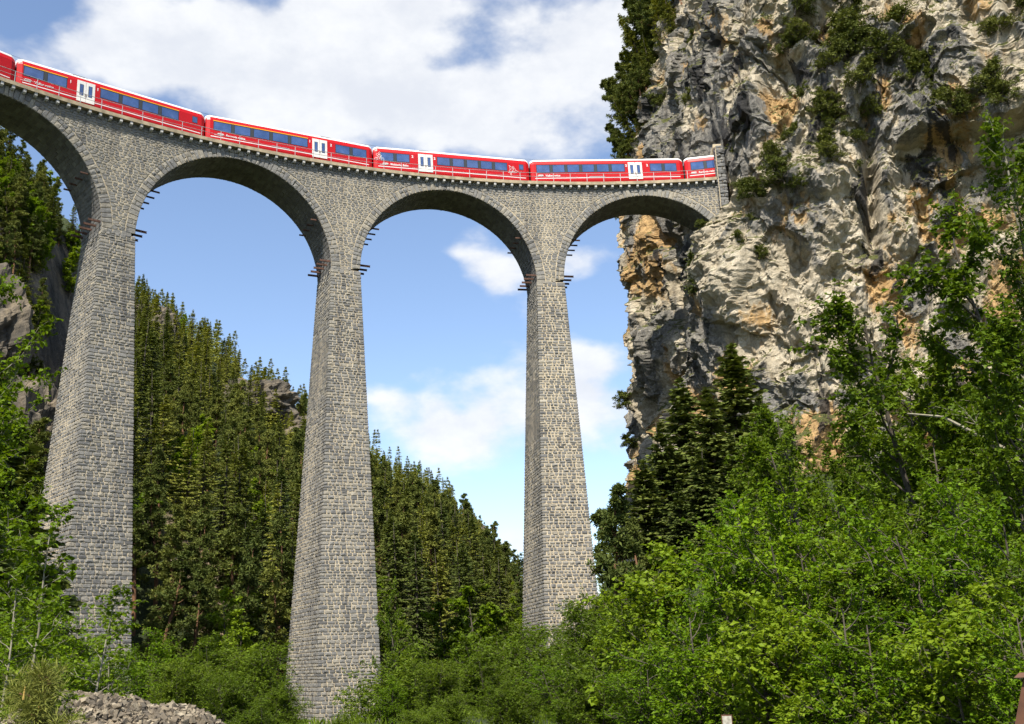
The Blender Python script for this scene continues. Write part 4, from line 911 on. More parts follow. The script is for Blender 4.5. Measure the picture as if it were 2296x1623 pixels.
def make_broadleaf(seed, H, R0, stems=1, first=.25, n1=14, n2=7, n3=5, nl=7, leaf=.1, narrow=.32, lean=.12, r0=None, rise=.55, curl=.2, tw=.75, droop=.25):
    g = np.random.default_rng(seed); T = Tubes(); P, D = [], []
    r0 = r0 or H * .013 + .015
    for s_ in range(stems):
        a = 2 * PI * s_ / max(1, stems) + g.uniform(-.5, .5); ln = lean * (1 if stems == 1 else g.uniform(.6, 2.4)); hs = H * (1 if s_ == 0 else g.uniform(.62, 1.0))
        st = walk(g, (.12 * math.cos(a) * (stems > 1), .12 * math.sin(a) * (stems > 1), -.4), (ln * math.cos(a), ln * math.sin(a), 1), hs + .4, 9, .045, .03); T.add(st, r0 * (1 if s_ == 0 else .75), r0 * .16, 6)
        for k in range(n1):
            h = first + (1 - first) * (k + g.random()) / n1; q = h * 9; i = min(int(q), 8); p = st[i] + (st[i + 1] - st[i]) * (q - i); a1 = g.uniform(0, 2 * PI) + (0 if stems == 1 else 0)
            rel = (h - first) / (1 - first); shape = math.sin(PI * min(1, .18 + .78 * (rel * .85 + .08))) ** .8; L1 = R0 * shape * g.uniform(.6, 1.15)
            b1 = walk(g, p, (math.cos(a1), math.sin(a1), rise + .35 * rel), L1, 6, curl * .7, .03); T.add(b1, r0 * .36 * (1 - .5 * rel), r0 * .06, 4)
            for k2 in range(n2):
                q2 = 1.2 + 4.8 * (k2 + g.random()) / n2; i2 = min(int(q2), 5); p2 = b1[i2] + (b1[i2 + 1] - b1[i2]) * (q2 - i2); d1 = b1[i2 + 1] - b1[i2]; d1 /= np.linalg.norm(d1)
                b2 = walk(g, p2, d1 * .6 + nrm(g.normal(0, 1, 3)) * .9 + np.array([0, 0, .15]), tw * (.5 + .5 * L1 / R0) * g.uniform(.6, 1.2), 4, curl, .02); T.add(b2[::2], r0 * .09 + .003, .003, 3)
                for k3 in range(n3):
                    q3 = 4 * (k3 + g.random()) / n3; i3 = min(int(q3), 3); p3 = b2[i3] + (b2[i3 + 1] - b2[i3]) * (q3 - i3); d3 = nrm((b2[i3 + 1] - b2[i3]) / (tw / 4) * .5 + nrm(g.normal(0, 1, 3)) + np.array([0, 0, .05])); l3 = tw * .45 * g.uniform(.4, 1.1)
                    tt_ = (np.arange(nl) + g.random(nl)) / nl; P.append(p3 + d3 * (l3 * tt_)[:, None]); D.append(np.tile(d3, (nl, 1)))
    P = np.concatenate(P); D = np.concatenate(D); n = len(P); out = nrm(g.normal(0, 1, P.shape) * np.array([1, 1, .45])); D = D * .35 + out; D[:, 2] -= droop
    nv = nrm(g.normal(0, .55, P.shape) + np.array([0, 0, 1.0])); L = leaf * (.42 + 1.0 * g.random(n) ** 1.3)
    V, F = cards(P, D, nv, L, L * narrow, .07, .10); return (V, F), T.data()
class Kind:                                                  # a species prototype: shared crown and trunk meshes
    def __init__(s, gen, leaf, bk, H):
        (V, F), (TV, TF) = gen; s.H = H
        o = mesh('crown', V, F, M[leaf]); s.crown = o.data; bpy.data.objects.remove(o)
        o = mesh('trunk', TV, TF, M[bk], smooth=True); s.trunk = o.data; bpy.data.objects.remove(o)
        s.z = float(np.percentile(V[:, 2], 99.8))
    def put(s, name, loc, scale=1.0, rz=None, label=None, cat='tree', group=None, sx=1.0, tilt=(0, 0)):
        r = bpy.data.objects.new(name, None); r.location = loc; r.scale = (scale * sx, scale * sx, scale); r.rotation_euler = (tilt[0], tilt[1], random.uniform(0, 6.28) if rz is None else rz); r.empty_display_size = .5; COL.objects.link(r)
        for nm, me in (('trunk', s.trunk), ('crown', s.crown)):
            c = bpy.data.objects.new(nm, me); c.parent = r; COL.objects.link(c)
        return tag(r, label, cat, group)
def polar(az, d, dz=0.0): a = math.radians(az); x, y = d * math.sin(a), d * math.cos(a); return (x, y, ground_xy(x, y) + dz)
def stand(kind, name, az, d, top_el, label, cat='tree', group=None, sx=1.0, lift=0.0, rz=None, **kw):
    """a tree on the ground at (az, d), as tall as reaches the given elevation seen from the path"""
    p = polar(az, d); h = d * math.tan(math.radians(top_el)) - p[2] - lift; sc = max(.15, h / kind.z)
    return kind.put(name, (p[0], p[1], p[2] + lift), sc, rz, label, cat, group, sx, **kw)
SPR = [Kind(make_spruce(300 + k, 24, (4.0, 5.2, 4.6, 3.6)[k % 4], 46, .42, .80, (.08, .16, .05, .12)[k % 4]), 'spruce' if k == 1 else 'spruce_lit', 'bark', 24) for k in range(4)]
SPN = [Kind(make_spruce(330 + k, 16, 4.0, 66, .23, .66, .03, .3, .30), 'spruce', 'bark', 16) for k in range(2)]
PIN = [Kind(make_pine(350 + k, 19, (.22, .36, .14)[k], (3.0, 2.8, 3.3)[k], 42, .42, 18), 'pine', 'barkpine', 19) for k in range(3)]
PNN = [Kind(make_pine(360 + k, 11, .22, 2.4, 30, .30, 30), 'pine', 'barkpine', 11) for k in range(2)]
DWF = [Kind(make_pine(370 + k, 2.6, .12, 1.9, 20, .24, 20, .25), 'dwarf', 'bark', 2.6) for k in range(3)]
HAZ = [Kind(make_broadleaf(380 + k, 5.2, 2.0, 6, .12, 12, 7, 5, 9, .095), 'hazel', 'bark', 5.2) for k in range(2)]
ASH = [Kind(make_broadleaf(390 + k, 9, 2.8, 2, .18, 18, 10, 6, 12, .115, .36, .10), 'ash', 'bark', 9) for k in range(2)]
TAL = [Kind(make_broadleaf(400, 18, 4.2, 2, .16, 34, 11, 5, 9, .14, .42, .02, .17, .65, .22, 1.0), 'ash', 'barkpale', 18)]
WIL = [Kind(make_broadleaf(410 + k, 4.2, 1.9, 8, .08, 11, 7, 5, 9, .11, .24, .10, .03), 'willow', 'bark', 4.2) for k in range(2)]
SAP = [Kind(make_broadleaf(420 + k, 6, 1.0, 1, .16, 20, 5, 3, 5, .12, .42, .08, .05, .6, .2, .45), 'aspen', 'barkpale', 6) for k in range(2)]
LFT = [Kind(make_broadleaf(440 + k, 16, 3.6, 2, .12, 30, 10, 5, 6, .19, .40, .06, .12, .6, .2, 1.0), 'aspen', 'barkpale', 16) for k in range(1)]
MAP = [Kind(make_broadleaf(450, 5.0, 2.1, 4, .10, 13, 8, 5, 7, .125, .42, .12), 'beech', 'bark', 5.0), Kind(make_broadleaf(451, 5.0, 2.0, 5, .10, 12, 8, 5, 8, .10, .32, .12), 'ash', 'bark', 5.0)]
FOR = [Kind(make_broadleaf(430 + k, 13, 3.6, 2, .14, 20, 9, 4, 5, .36, .40, .08), ('beech', 'aspen')[k], 'bark', 13) for k in range(2)]
# ------------------------------------------------------------------ forest on the hillside
def forest():
    g = np.random.default_rng(99); pts = []; ns = npn = nb = 0
    # sample the slope, nearest first, with a spacing that grows with distance
    cand = []
    for _ in range(16000):
        az = g.uniform(-30.5, 5.5); u = g.random()
        ds, dr = np.interp(az, AZT, DST), np.interp(az, AZT, DRT)
        d = ds + (dr + 8 - ds) * (u ** .85); cand.append((az, d, ds, dr))
    for _ in range(700):                                      # the crag is steep: sample it by height instead
        az = g.uniform(-30, -24.2); e = g.uniform(11, 26.5); dd = np.linspace(80, 236, 120); zz = ground_z(np.full(120, az), dd); k_ = np.argmax(np.degrees(np.arctan2(zz, dd)) > e)
        if k_ > 0: cand.append((az, float(dd[k_]), float(np.interp(az, AZT, DST)), float(np.interp(az, AZT, DRT))))
    cand.sort(key=lambda c: c[1]); out = []; grid = {}; ca = np.array(cand); cx_, cy_ = ca[:, 1] * np.sin(np.radians(ca[:, 0])), ca[:, 1] * np.cos(np.radians(ca[:, 0])); cz_ = ground_z(ca[:, 0], ca[:, 1]); z0_ = cx_ * 0
    gap = pnoise(cx_ / 26, cy_ / 26, z0_ + 3, 21); pn1 = pnoise(cx_ / 40, cy_ / 40, z0_, 77); pn2 = pnoise(cx_ / 30, cy_ / 30, z0_ + 9, 33)
    for ci, (az, d, ds, dr) in enumerate(cand):
        if 118 > d and -25.5 < az < -17: continue
        # hidden behind the piers
        if (-25.6 + (d > 300) * .4 < az < -22.2) or (-11.5 < az < -8.9) or (1.0 < az < 3.4): continue
        x, y, z = float(cx_[ci]), float(cy_[ci]), float(cz_[ci]); el = math.degrees(math.atan2(z, d))
        if abs(az + 16.9 + (el - 5) * .42) < 1.0 and 0.5 < el < 8.5 and g.random() < .93: continue      # scree strip
        if az < -22 and .46 < (d - ds) / (dr - ds) < .70 and g.random() < .25: continue                   # bare crag
        if (abs(az + 14.6) < .8 and abs(el - 15.3) < 1.0 and d > 300) or (abs(az + 3.0) < .5 and abs(el - 7.3) < .6 and d > 300) or gap[ci] > .52: continue
        sp = (3.4 + d * .0072) * (.62 if az < -22 else 1); key = (int(x // 12), int(y // 12)); bad = False
        for a in (-1, 0, 1):
            for b in (-1, 0, 1):
                for (px, py) in grid.get((key[0] + a, key[1] + b), ()):
                    if (px - x) ** 2 + (py - y) ** 2 < sp * sp: bad = True; break
        if bad: continue
        grid.setdefault(key, []).append((x, y)); out.append((az, d, x, y, z, (d - ds) / (dr - ds), el, pn1[ci], pn2[ci]))
    g.shuffle(out)
    extra = []; (LV, LF), (LTV, LTF) = make_spruce(340, 24, 4.6, 24, .85, 1.25, .06)
    # the trees that show largest become individuals; what is left over is one far mass
    out.sort(key=lambda c: c[1] * (.6 + .8 * g.random()))
    def place(az, el, t):
        if az < -22: a = 'left of the leftmost pier'
        elif az < -10: a = ('just right of the leftmost pier' if az < -18.4 else 'midway between leftmost and middle pier' if az < -14.6 else 'just left of the middle pier')
        elif az < 2: a = ('just right of the middle pier' if az < -5.8 else 'midway between middle and right-hand pier' if az < -2.2 else 'just left of the right-hand pier')
        else: a = 'right of the right-hand pier'
        b = 'on the skyline' if t > .93 else 'high on the slope' if t > .68 else 'halfway up the slope' if t > .4 else 'low on the slope' if t > .15 else 'at the foot of the slope'
        return b + ', ' + a
    for az, d, x, y, z, t, el, q1, q2 in out:
        w = place(az, el, t)
        pine = q1 > (.16 if az > -22 else -.5) or (az < -22 and t > .6)
        H = (g.uniform(13, 22) if t < .35 else g.uniform(10, 17)) * (.8 if az < -22 else 1.0) * (.85 if t > .9 else 1); r = g.random()
        sz = 'short' if H < 12 else 'tall' if H > 16.5 else 'middling'
        if (t > .8 and r < .12) or (t < .25 and r < .18) or (az < -22 and r < .22) or (r < .5 and q2 > .42):
            if nb >= 130: continue
            nb += 1; k = FOR[int(g.integers(0, 2))]; k.put('broadleaf_tree', (x, y, z), H * .62 / k.z, None, f'bright green tree {w}', 'tree', f'broadleaf trees {w}')
        elif pine and npn < 300:
            npn += 1; k = PIN[int(g.integers(0, 3))]; k.put('pine_tree', (x, y, z), H * .95 / k.z, None, f'{sz} pine {w}', 'pine tree', f'pines {w}', tilt=(g.normal(0, .03), g.normal(0, .03)), sx=g.uniform(.95, 1.35))
        elif ns < 300:
            ns += 1; k = SPR[int(g.integers(0, 4))]; k.put('spruce_tree', (x, y, z), H / k.z, None, f'{sz} spruce {w}', 'spruce tree', f'spruces {w}', sx=g.uniform(1.0, 1.35))
        else: extra.append((x, y, z, H))
    if extra:
        Vs, Fs, b = [], [], 0
        for x, y, z, H in extra:
            a = g.uniform(0, 6.28); c, s_ = math.cos(a), math.sin(a); k = H / 24; V = LV * np.array([k * 1.2, k * 1.2, k]); Vs.append(np.stack([V[:, 0] * c - V[:, 1] * s_ + x, V[:, 0] * s_ + V[:, 1] * c + y, V[:, 2] + z], 1)); Fs.append(LF + b); b += len(V)
        fo = mesh('forest', np.concatenate(Vs), np.concatenate(Fs), M['spruce_lit']); tag(fo, 'far dark conifer wood filling the gaps high on the hillside', 'forest', kind='stuff')
    return len(out), ns, npn, nb, len(extra)
print('FOREST', forest())
# ------------------------------------------------------------------ trees on the cliff and at its foot
def cliff_plant(kind, name, sv, zv, H, label, cat, group=None, sink=.3, **kw):
    p, n = on_cliff(sv, zv); p = p + np.array([n[0], n[1], 0]) * -.1
    return kind.put(name, (p[0], p[1], p[2] - sink), H / kind.z, 0.0 if 'tilt' in kw else None, label, cat, group, **kw)
SHOULDER = [(47.0, 69.5, 7, 'p'), (46.5, 73.5, 8.5, 'p'), (45.8, 77.5, 9, 's'), (45.2, 81.0, 10, 's'), (44.0, 84.0, 9, 'p'), (49.5, 75.0, 8, 's'), (50.5, 79.0, 9, 's'), (48.0, 83.0, 10, 's'), (51.8, 84.5, 10, 's'), (53.5, 80.5, 8, 'p'), (52.0, 88.5, 11, 's'), (55.5, 84.5, 9, 's'), (57.5, 88.5, 10, 's'), (58.2, 84.0, 8, 'p'), (59.0, 91.0, 11, 's'), (61.5, 87.0, 9, 's'), (63.5, 91.5, 10, 's'), (64.0, 87.0, 8, 's'), (66.5, 89.5, 9, 's'), (47.5, 88.0, 11, 's'), (43.5, 88.0, 10, 's'), (55.0, 91.0, 11, 's'), (49.0, 71.5, 6, 'p'), (52.5, 76.0, 6.5, 's'), (56.0, 79.5, 6, 's'), (69.5, 88.0, 7, 's'), (48.2, 66.5, 5, 'p'), (47.8, 63.5, 4, 'p'), (46.0, 75.5, 9, 's'), (46.2, 79.5, 10, 'p'), (45.0, 86.0, 11, 's'), (49.8, 86.5, 11, 's'), (53.8, 87.0, 10, 's'), (50.0, 90.5, 11, 's'), (60.5, 89.5, 10, 's'), (54.0, 83.0, 9, 's'), (57.0, 86.0, 9, 's'), (62.5, 84.5, 8, 's'), (65.0, 84.8, 7, 's'), (55.0, 77.0, 7, 's'), (51.0, 73.5, 7, 's'), (58.5, 80.5, 7, 's')]
for k, (sv, zv, H, c) in enumerate(SHOULDER):
    w = 'near the top edge' if zv > 86 else 'halfway up' if zv > 76 else 'lowest, just above the train'
    c = 'p' if (c == 'p' or k % 3 == 0) else 's'; kd = PNN[k % 2] if c == 'p' else SPR[(0, 2, 3)[k % 3]]
    cliff_plant(kd, 'pine_tree' if c == 'p' else 'spruce_tree', sv, zv, H * 1.15, ('pine' if c == 'p' else 'dark spruce') + ' on the steep wooded left shoulder of the cliff, ' + w, 'pine tree' if c == 'p' else 'spruce tree', 'trees on the left shoulder of the cliff', sx=1.25, tilt=(random.uniform(-.08, .08), -.34 if sv < 51 else -.12))
LEDGE = [(89.7, 71.6, 3.0, 'near the top, above the scooped hollow'), (92.4, 68.6, 3.2, 'just right of the scooped hollow'), (91.7, 72.8, 3.4, 'near the top edge, right of the hollow'), (96.4, 71.4, 3.6, 'in the turf gully near the top edge'), (97.5, 74.0, 3.6, 'at the top edge of the turf gully'), (102.3, 67.5, 4.2, 'large and spreading below the top edge'), (104.3, 62.9, 3.4, 'below the large spreading one'), (97.2, 60.5, 3.4, 'at the lower end of the turf gully'), (94.8, 58.5, 3.0, 'below the turf gully'), (102.6, 61.2, 3.8, 'with wide crown right of the gully'), (110.1, 57.0, 3.4, 'on the ledge over the right-hand overhang'), (112.1, 55.2, 3.0, 'farthest right over the overhang'), (107.2, 56.0, 2.8, 'left end of the ledge over the overhang'), (94.3, 63.8, 3.4, 'in the middle of the turf gully'), (96.9, 66.0, 4.0, 'upper middle of the turf gully'), (99.1, 67.7, 4.2, 'right side of the turf gully'), (100.4, 64.2, 3.6, 'between the gully and the wide crown'),
         (88.4, 50.3, 3.2, 'largest of the clump level with the deck'), (86.2, 49.7, 2.8, 'left part of the clump level with the deck'), (89.5, 49.2, 2.8, 'right part of the clump level with the deck'), (83.7, 51.2, 2.0, 'beside the tunnel portal'), (84.3, 47.3, 2.8, 'below the tunnel portal'), (84.9, 42.5, 2.0, 'lower down below the portal'), (83.6, 44.6, 2.0, 'near the end of the last arch'), (95.6, 50.9, 2.8, 'beside the deep cleft'), (95.8, 54.6, 2.8, 'above the deep cleft'), (93.7, 59.1, 2.8, 'under the lower gully'), (82.3, 57.8, 1.6, 'just above the tunnel portal'), (89.2, 56.1, 2.2, 'under the scooped hollow'), (94.5, 56.9, 2.6, 'between hollow and cleft'), (88.1, 53.9, 2.2, 'above the clump level with the deck'), (93.2, 51.6, 2.6, 'left of the deep cleft'), (108.2, 55.1, 2.6, 'middle of the ledge over the overhang'), (91.7, 62.1, 2.4, 'right rim of the scooped hollow'), (112.5, 64.8, 2.8, 'upper right of the wall'), (114.9, 66.5, 3.0, 'at the top right corner'), (91.9, 54.3, 2.4, 'centre of the wall'), (71.6, 70.1, 2.2, 'on dark rock above the train'), (60.1, 75.9, 2.6, 'on the shoulder left of the dark rock'), (70.5, 78.9, 2.6, 'high on the dark rock'), (80.1, 48.9, 1.6, 'at the end of the last arch'), (52.7, 34.2, 2.4, 'at the undercut left corner'), (49.9, 28.7, 2.2, 'below the undercut left corner'), (90.3, 68.1, 2.4, 'upper rim of the scooped hollow'), (106.0, 60.0, 2.8, 'between wide crown and right-hand ledge'), (99.5, 58.0, 2.6, 'above right of the cleft')]
for k, (sv, zv, H, w) in enumerate(LEDGE):
    cliff_plant(DWF[k % 3], 'mountain_pine', sv, zv, H, 'low mountain pine on the cliff, ' + w, 'shrub', 'mountain pines on the cliff', sx=1.25, sink=.5)
cliff_plant(SPN[0], 'spruce_tree', 78.1, 41.0, 5.5, 'lone small spruce in the dark recess under the last arch', 'spruce tree')
def cliff_grass():
    g = np.random.default_rng(31); a, b = np.where((CLT > .42) & (CLN[..., 2] > .05)); sel = g.choice(len(a), min(9000, len(a)), replace=False); P = CLP[a[sel], b[sel]]; k = 4
    P = np.repeat(P, k, 0) + g.normal(0, .08, (len(sel) * k, 3)); D = nrm(g.normal(0, .6, P.shape) + np.array([0, -.25, .75])); L = g.uniform(.12, .42, len(P))
    V, F = cards(P, D, nrm(g.normal(0, 1, P.shape)), L, L * .10, .0, .25); m = leaf_material('dry_cliff_grass', (.045, .05, .012), (.10, .10, .03), (.19, .15, .06), .2, .8)
    o = mesh('cliff_grass', V, F, m); tag(o, 'tufts of grass on the ledges of the cliff', 'grass', kind='stuff')
cliff_grass()
GF = 'conifers at the foot of the cliff'
for az, d, el, k, lab in ((12.5, 84, 16.5, 0, 'tallest dark spruce in front of the pale foot of the cliff'), (10.9, 80, 14.3, 1, 'dark spruce just left of the tallest one below the cliff'), (9.5, 86, 14.9, 0, 'pointed dark spruce below the tunnel end of the viaduct'), (8.2, 82, 12.6, 1, 'dark spruce beside the undercut left corner of the cliff'),
                          (7.1, 76, 10.6, 0, 'small dark spruce at the bottom left corner of the cliff'), (13.7, 88, 13.6, 1, 'dark spruce just right of the tallest one below the cliff'), (10.2, 70, 11.0, 1, 'dark spruce in the front of the group below the cliff, above bright bushes'), (12.0, 72, 11.6, 0, 'broad dark spruce in the front of the group, below the tallest one'), (8.9, 68, 9.2, 1, 'low dark spruce half hidden behind the bright bushes below the cliff')):
    stand(SPN[k], 'spruce_tree', az, d, el, lab, 'spruce tree', GF, sx=1.45)
for az, d, el, k, lab in ((4.9, 62, 9.3, 0, 'slender pine standing against the sky right of the right-hand pier'), (6.0, 66, 8.2, 1, 'short pine between the slender pine and the dark spruces'), (6.6, 72, 7.6, 0, 'small pine tucked against the left corner of the cliff foot')):
    stand(PNN[k], 'pine_tree', az, d, el, lab, 'pine tree', 'young pines right of the right-hand pier', sx=1.05)
# ------------------------------------------------------------------ bare rock showing through the wood
def outcrop(az, d, w, h, label, seed):
    g = np.random.default_rng(seed); n, m = 90, 60; p = polar(az, d); A, B = np.meshgrid(np.linspace(0, 2 * PI, n), np.linspace(-.35, PI / 2, m), indexing='ij')
    ux, uy, uz = np.cos(A) * np.cos(B), np.sin(A) * np.cos(B), np.sin(B); q = seed * 7.1
    r = 1 + .28 * fbm(ux * 1.6 + q, uy * 1.6, uz * 1.2, 3, 80) + .16 * (1 - 2 * np.abs(pnoise(ux * 5 + q, uy * 5, uz * 2.2, 81))) + .07 * fbm(ux * 11 + q, uy * 11, uz * 8, 3, 82)
    V = np.stack([ux * r * w / 2, uy * r * w / 2.6, uz * r * h], -1).reshape(-1, 3); i = (np.arange(n - 1)[:, None] * m + np.arange(m - 1)).ravel(); F = np.stack([i, i + m, i + m + 1, i + 1], 1)
    o = mesh('rock_outcrop', V, F, M['crag']); o.location = p; return tag(o, label, 'rock', 'rock outcrops in the wood')
def crag_material():
    m, t, b, o = material('weathered_crag'); geo = t.n('ShaderNodeNewGeometry'); mp = t.n('ShaderNodeMapping'); mp.inputs['Scale'].default_value = (1, 1, .4); t.l(geo.outputs['Position'], mp.inputs[0])
    n = t.noise(mp.outputs[0], .35, 9, .72); t.l(t.ramp(n.outputs[0], [(.32, (.025, .023, .02)), (.46, (.075, .066, .052)), (.56, (.13, .108, .078)), (.70, (.25, .20, .13))]), b.inputs['Base Color']); b.inputs['Roughness'].default_value = .95
    bp = t.n('ShaderNodeBump'); bp.inputs['Strength'].default_value = 1.0; bp.inputs['Distance'].default_value = .6; t.l(n.outputs[0], bp.inputs['Height']); t.l(bp.outputs[0], b.inputs['Normal']); return m
M['crag'] = crag_material()
for az, d, w, h, lab, sd_ in ((-14.6, 300, 24, 8, 'pale rock outcrop high in the wood left of the middle pier', 1), (-13.0, 300, 18, 6, 'grey rock outcrop close to the left side of the middle pier', 2), (-3.0, 430, 14, 8, 'small pale rock high in the wood between middle and right-hand pier', 3), (-20.3, 300, 16, 8, 'rock outcrop below the skyline just right of the leftmost pier', 4), (-27.0, 158, 17, 12, 'grey crag among pines at the left edge of the picture', 5), (-25.3, 166, 14, 11, 'brown crag beside the left side of the leftmost pier', 6), (-29.0, 170, 16, 12, 'crag cut off by the left edge below the pines', 7)):
    outcrop(az, d, w, h, lab, sd_)
# ------------------------------------------------------------------ broadleaf trees and bushes of the valley floor
for az, d, el, k, sx, lab in ((27.2, 36, 24.6, TAL[0], .9, 'tall airy broadleaf tree with pale trunk rising along the right edge'), (23.3, 41, 17.0, ASH[0], 1.0, 'olive green tree left of the tall airy tree at the right edge'), (20.2, 46, 15.0, ASH[1], .95, 'sparse tree with forked pale trunk against the foot of the pale cliff'), (17.3, 49, 12.6, ASH[0], .9, 'olive tree against the cliff foot, left of the forked one'),
                             (14.9, 47, 11.0, ASH[1], .9, 'olive tree beside the dark spruces below the cliff'), (16.4, 62, 12.4, ASH[1], 1.2, 'broad tree right below the pale rock, between spruces and forked tree'), (15.8, 52, 12.2, ASH[0], .95, 'olive tree in the gap between dark spruces and the forked tree'), (18.7, 53, 13.6, ASH[1], .9, 'olive tree with its crown highest against the pale rock'), (28.4, 42, 21.5, ASH[1], 1.0, 'full crowned tree behind the tall airy tree at the right edge'), (25.6, 39, 17.8, ASH[1], 1.1, 'dense tree under the tall airy tree, left of its trunk'), (24.9, 45, 20.0, ASH[0], 1.0, 'tree with thin crown beside the tall airy tree'), (22.0, 36, 12.6, ASH[1], 1.1, 'broad tree in front of the olive green tree near the right edge'), (26.0, 30, 14.5, ASH[0], 1.0, 'leafy tree below the tall airy tree at the right edge'), (18.6, 36, 11.2, ASH[0], 1.1, 'broad leafy tree in the middle of the right-hand thicket')):
    stand(k, 'broadleaf_tree', az, d, el, lab, 'tree', 'broadleaf trees right of the dark spruces', sx=sx)
for az, d, el, k, sx, lab in ((11.6, 21, 8.4, HAZ[0], 1.05, 'bright green bush, tallest dome of the right-hand thicket'), (8.3, 23, 6.4, MAP[0], 1.1, 'bright green bush at the left end of the right-hand thicket'), (15.6, 20, 8.7, HAZ[1], 1.05, 'bright green bush right of the tallest dome'), (19.6, 19, 8.6, MAP[1], 1.05, 'wide bush in the middle of the right-hand thicket'), (23.6, 18, 8.6, HAZ[1], 1.05, 'wide bush by the right edge, halfway up the thicket'), (27.0, 17, 8.0, MAP[1], 1.0, 'bush cut off by the right edge of the picture'),
                             (9.6, 16.5, 3.2, HAZ[0], 1.25, 'low bright bush in front at the left end of the right-hand thicket'), (13.6, 15.5, 3.5, MAP[0], 1.2, 'low bush above the small plaque'), (17.8, 15, 3.5, HAZ[0], 1.2, 'low bush with dark hollow beneath, right of the plaque'), (22.0, 14, 3.2, MAP[0], 1.2, 'low bush with large leaves left of the brown timber'), (25.6, 13, 2.6, HAZ[0], 1.1, 'low bush behind the brown timber'),
                             (6.6, 27, 4.4, MAP[1], 1.1, 'bush in front of the slender pine'), (5.0, 33, 3.0, WIL[0], 1.2, 'yellow green bush below the slender pine'), (6.3, 20, 1.0, HAZ[1], 1.3, 'low bush at the bottom edge left of the thicket')):
    stand(k, 'bush', az, d, el, lab, 'bush', 'bushes of the right-hand thicket', sx=sx)
for az, d, el, k, sx, lab in ((3.6, 44, 3.3, WIL[1], 1.2, 'pale green bush at the foot of the right-hand pier'), (1.6, 52, 2.1, WIL[0], 1.3, 'pale green bush just left of the foot of the right-hand pier'), (-.4, 58, 2.2, WIL[1], 1.4, 'rounded bush between middle and right-hand pier, nearer the right one'), (-2.4, 50, .9, WIL[0], 1.5, 'low bush midway between middle and right-hand pier'), (-4.6, 46, .5, WIL[1], 1.5, 'low bush right of the foot of the middle pier'), (-6.6, 62, 1.2, WIL[0], 1.4, 'darker bush beside the right corner of the middle pier'),
                             (2.2, 34, .6, HAZ[1], 1.4, 'dark green bush at the bottom edge below the right-hand pier'), (-.8, 33, -.6, WIL[0], 1.5, 'low bush at the bottom edge between middle and right-hand pier'), (4.0, 25, -.2, WIL[1], 1.5, 'low bush at the bottom edge below the slender pine'), (-7.0, 40, -.2, HAZ[0], 1.4, 'dark green bush hiding the right corner of the foot of the middle pier'), (-9.6, 30, -2.0, WIL[0], 1.6, 'low bush at the bottom edge before the middle pier'), (-5.2, 28, -1.9, WIL[1], 1.6, 'flat bush at the very bottom edge right of the middle pier'), (-14.0, 29, -1.2, WIL[0], 1.5, 'flat yellow green bush at the bottom edge left of the middle pier'), (-3.8, 33, -1.2, WIL[1], 1.5, 'lowest bush at the bottom edge right of the middle pier'),
                             (-16.6, 46, 2.2, WIL[0], 1.35, 'rounded yellow green bush left of the middle pier, behind the gravel'), (-13.8, 43, 1.7, WIL[1], 1.35, 'yellow green bush against the left side of the middle pier'), (-18.9, 52, 2.4, HAZ[0], 1.3, 'dark green bush right of the foot of the leftmost pier'), (-15.2, 36, .2, WIL[1], 1.3, 'low yellow green bush just right of the gravel heap'), (-12.7, 36, -.1, WIL[0], 1.3, 'low bush hiding the foot of the middle pier'), (-17.6, 40, .9, WIL[1], 1.2, 'low bush behind the top of the gravel heap')):
    stand(k, 'bush', az, d, el, lab, 'bush', 'bushes on the valley floor', sx=sx)
for az, d, el, k, sx, lab in ((-1.6, 128, 4.2, FOR[1], 1.0, 'bright tree at the foot of the wooded slope, left of the right-hand pier'), (-3.4, 132, 3.4, FOR[1], 1.0, 'bright tree at the slope foot, midway between middle and right-hand pier'), (.4, 122, 4.6, FOR[1], 1.1, 'bright tree touching the left side of the right-hand pier'), (-14.9, 112, 4.4, FOR[0], .9, 'yellow green tree at the foot of the slope left of the middle pier'), (-28.6, 58, 20.6, LFT[0], .8, 'tall bright green tree at the left edge beside the leftmost pier'), (-29.2, 52, 17.5, LFT[0], 1.0, 'bright green tree cut off by the left edge'), (-26.9, 66, 12.0, LFT[0], 1.0, 'shorter bright green tree below the tall one at the left edge')):
    stand(k, 'broadleaf_tree', az, d, el, lab, 'tree', 'bright broadleaf trees at the slope foot', sx=sx)
stand(ASH[1], 'broadleaf_tree', -5.9, 70, 4.6, 'dark slender tree with visible trunk close to the right side of the middle pier', 'tree', sx=.6)
for az, d, el, k, lab in ((-28.2, 74, 16.5, 0, 'dark spruce at the left edge behind the bright trees'), (-26.6, 78, 13.0, 1, 'dark spruce left of the leftmost pier, second from the picture edge'), (-27.6, 46, 9.5, 0, 'dark spruce low at the left edge above the saplings'), (-25.6, 70, 10.5, 1, 'dark spruce against the left side of the leftmost pier')):
    stand(SPN[k], 'spruce_tree', az, d, el, lab, 'spruce tree', 'dark spruces left of the leftmost pier', sx=1.25)
for az, d, el, k, sx, lab in ((-24.4, 25, 9.0, 0, 1.1, 'tallest aspen sapling with pale stem before the leftmost pier'), (-22.3, 22, 4.8, 1, 1.3, 'aspen sapling leaning beside the right side of the leftmost pier'), (-26.0, 23, 6.0, 1, 1.2, 'aspen sapling left of the tallest one'), (-23.6, 19, 2.2, 0, 1.4, 'short aspen sapling in front of the gravel heap'), (-27.2, 20, 3.0, 0, 1.4, 'aspen sapling cut off by the left edge'), (-21.0, 24, 3.4, 0, 1.3, 'aspen sapling farthest right, before the foot of the leftmost pier'), (-25.2, 17, 1.0, 1, 1.5, 'low aspen sapling behind the young pine')):
    stand(SAP[k], 'aspen_sapling', az, d, el, lab, 'sapling', 'aspen saplings before the leftmost pier', sx=sx)
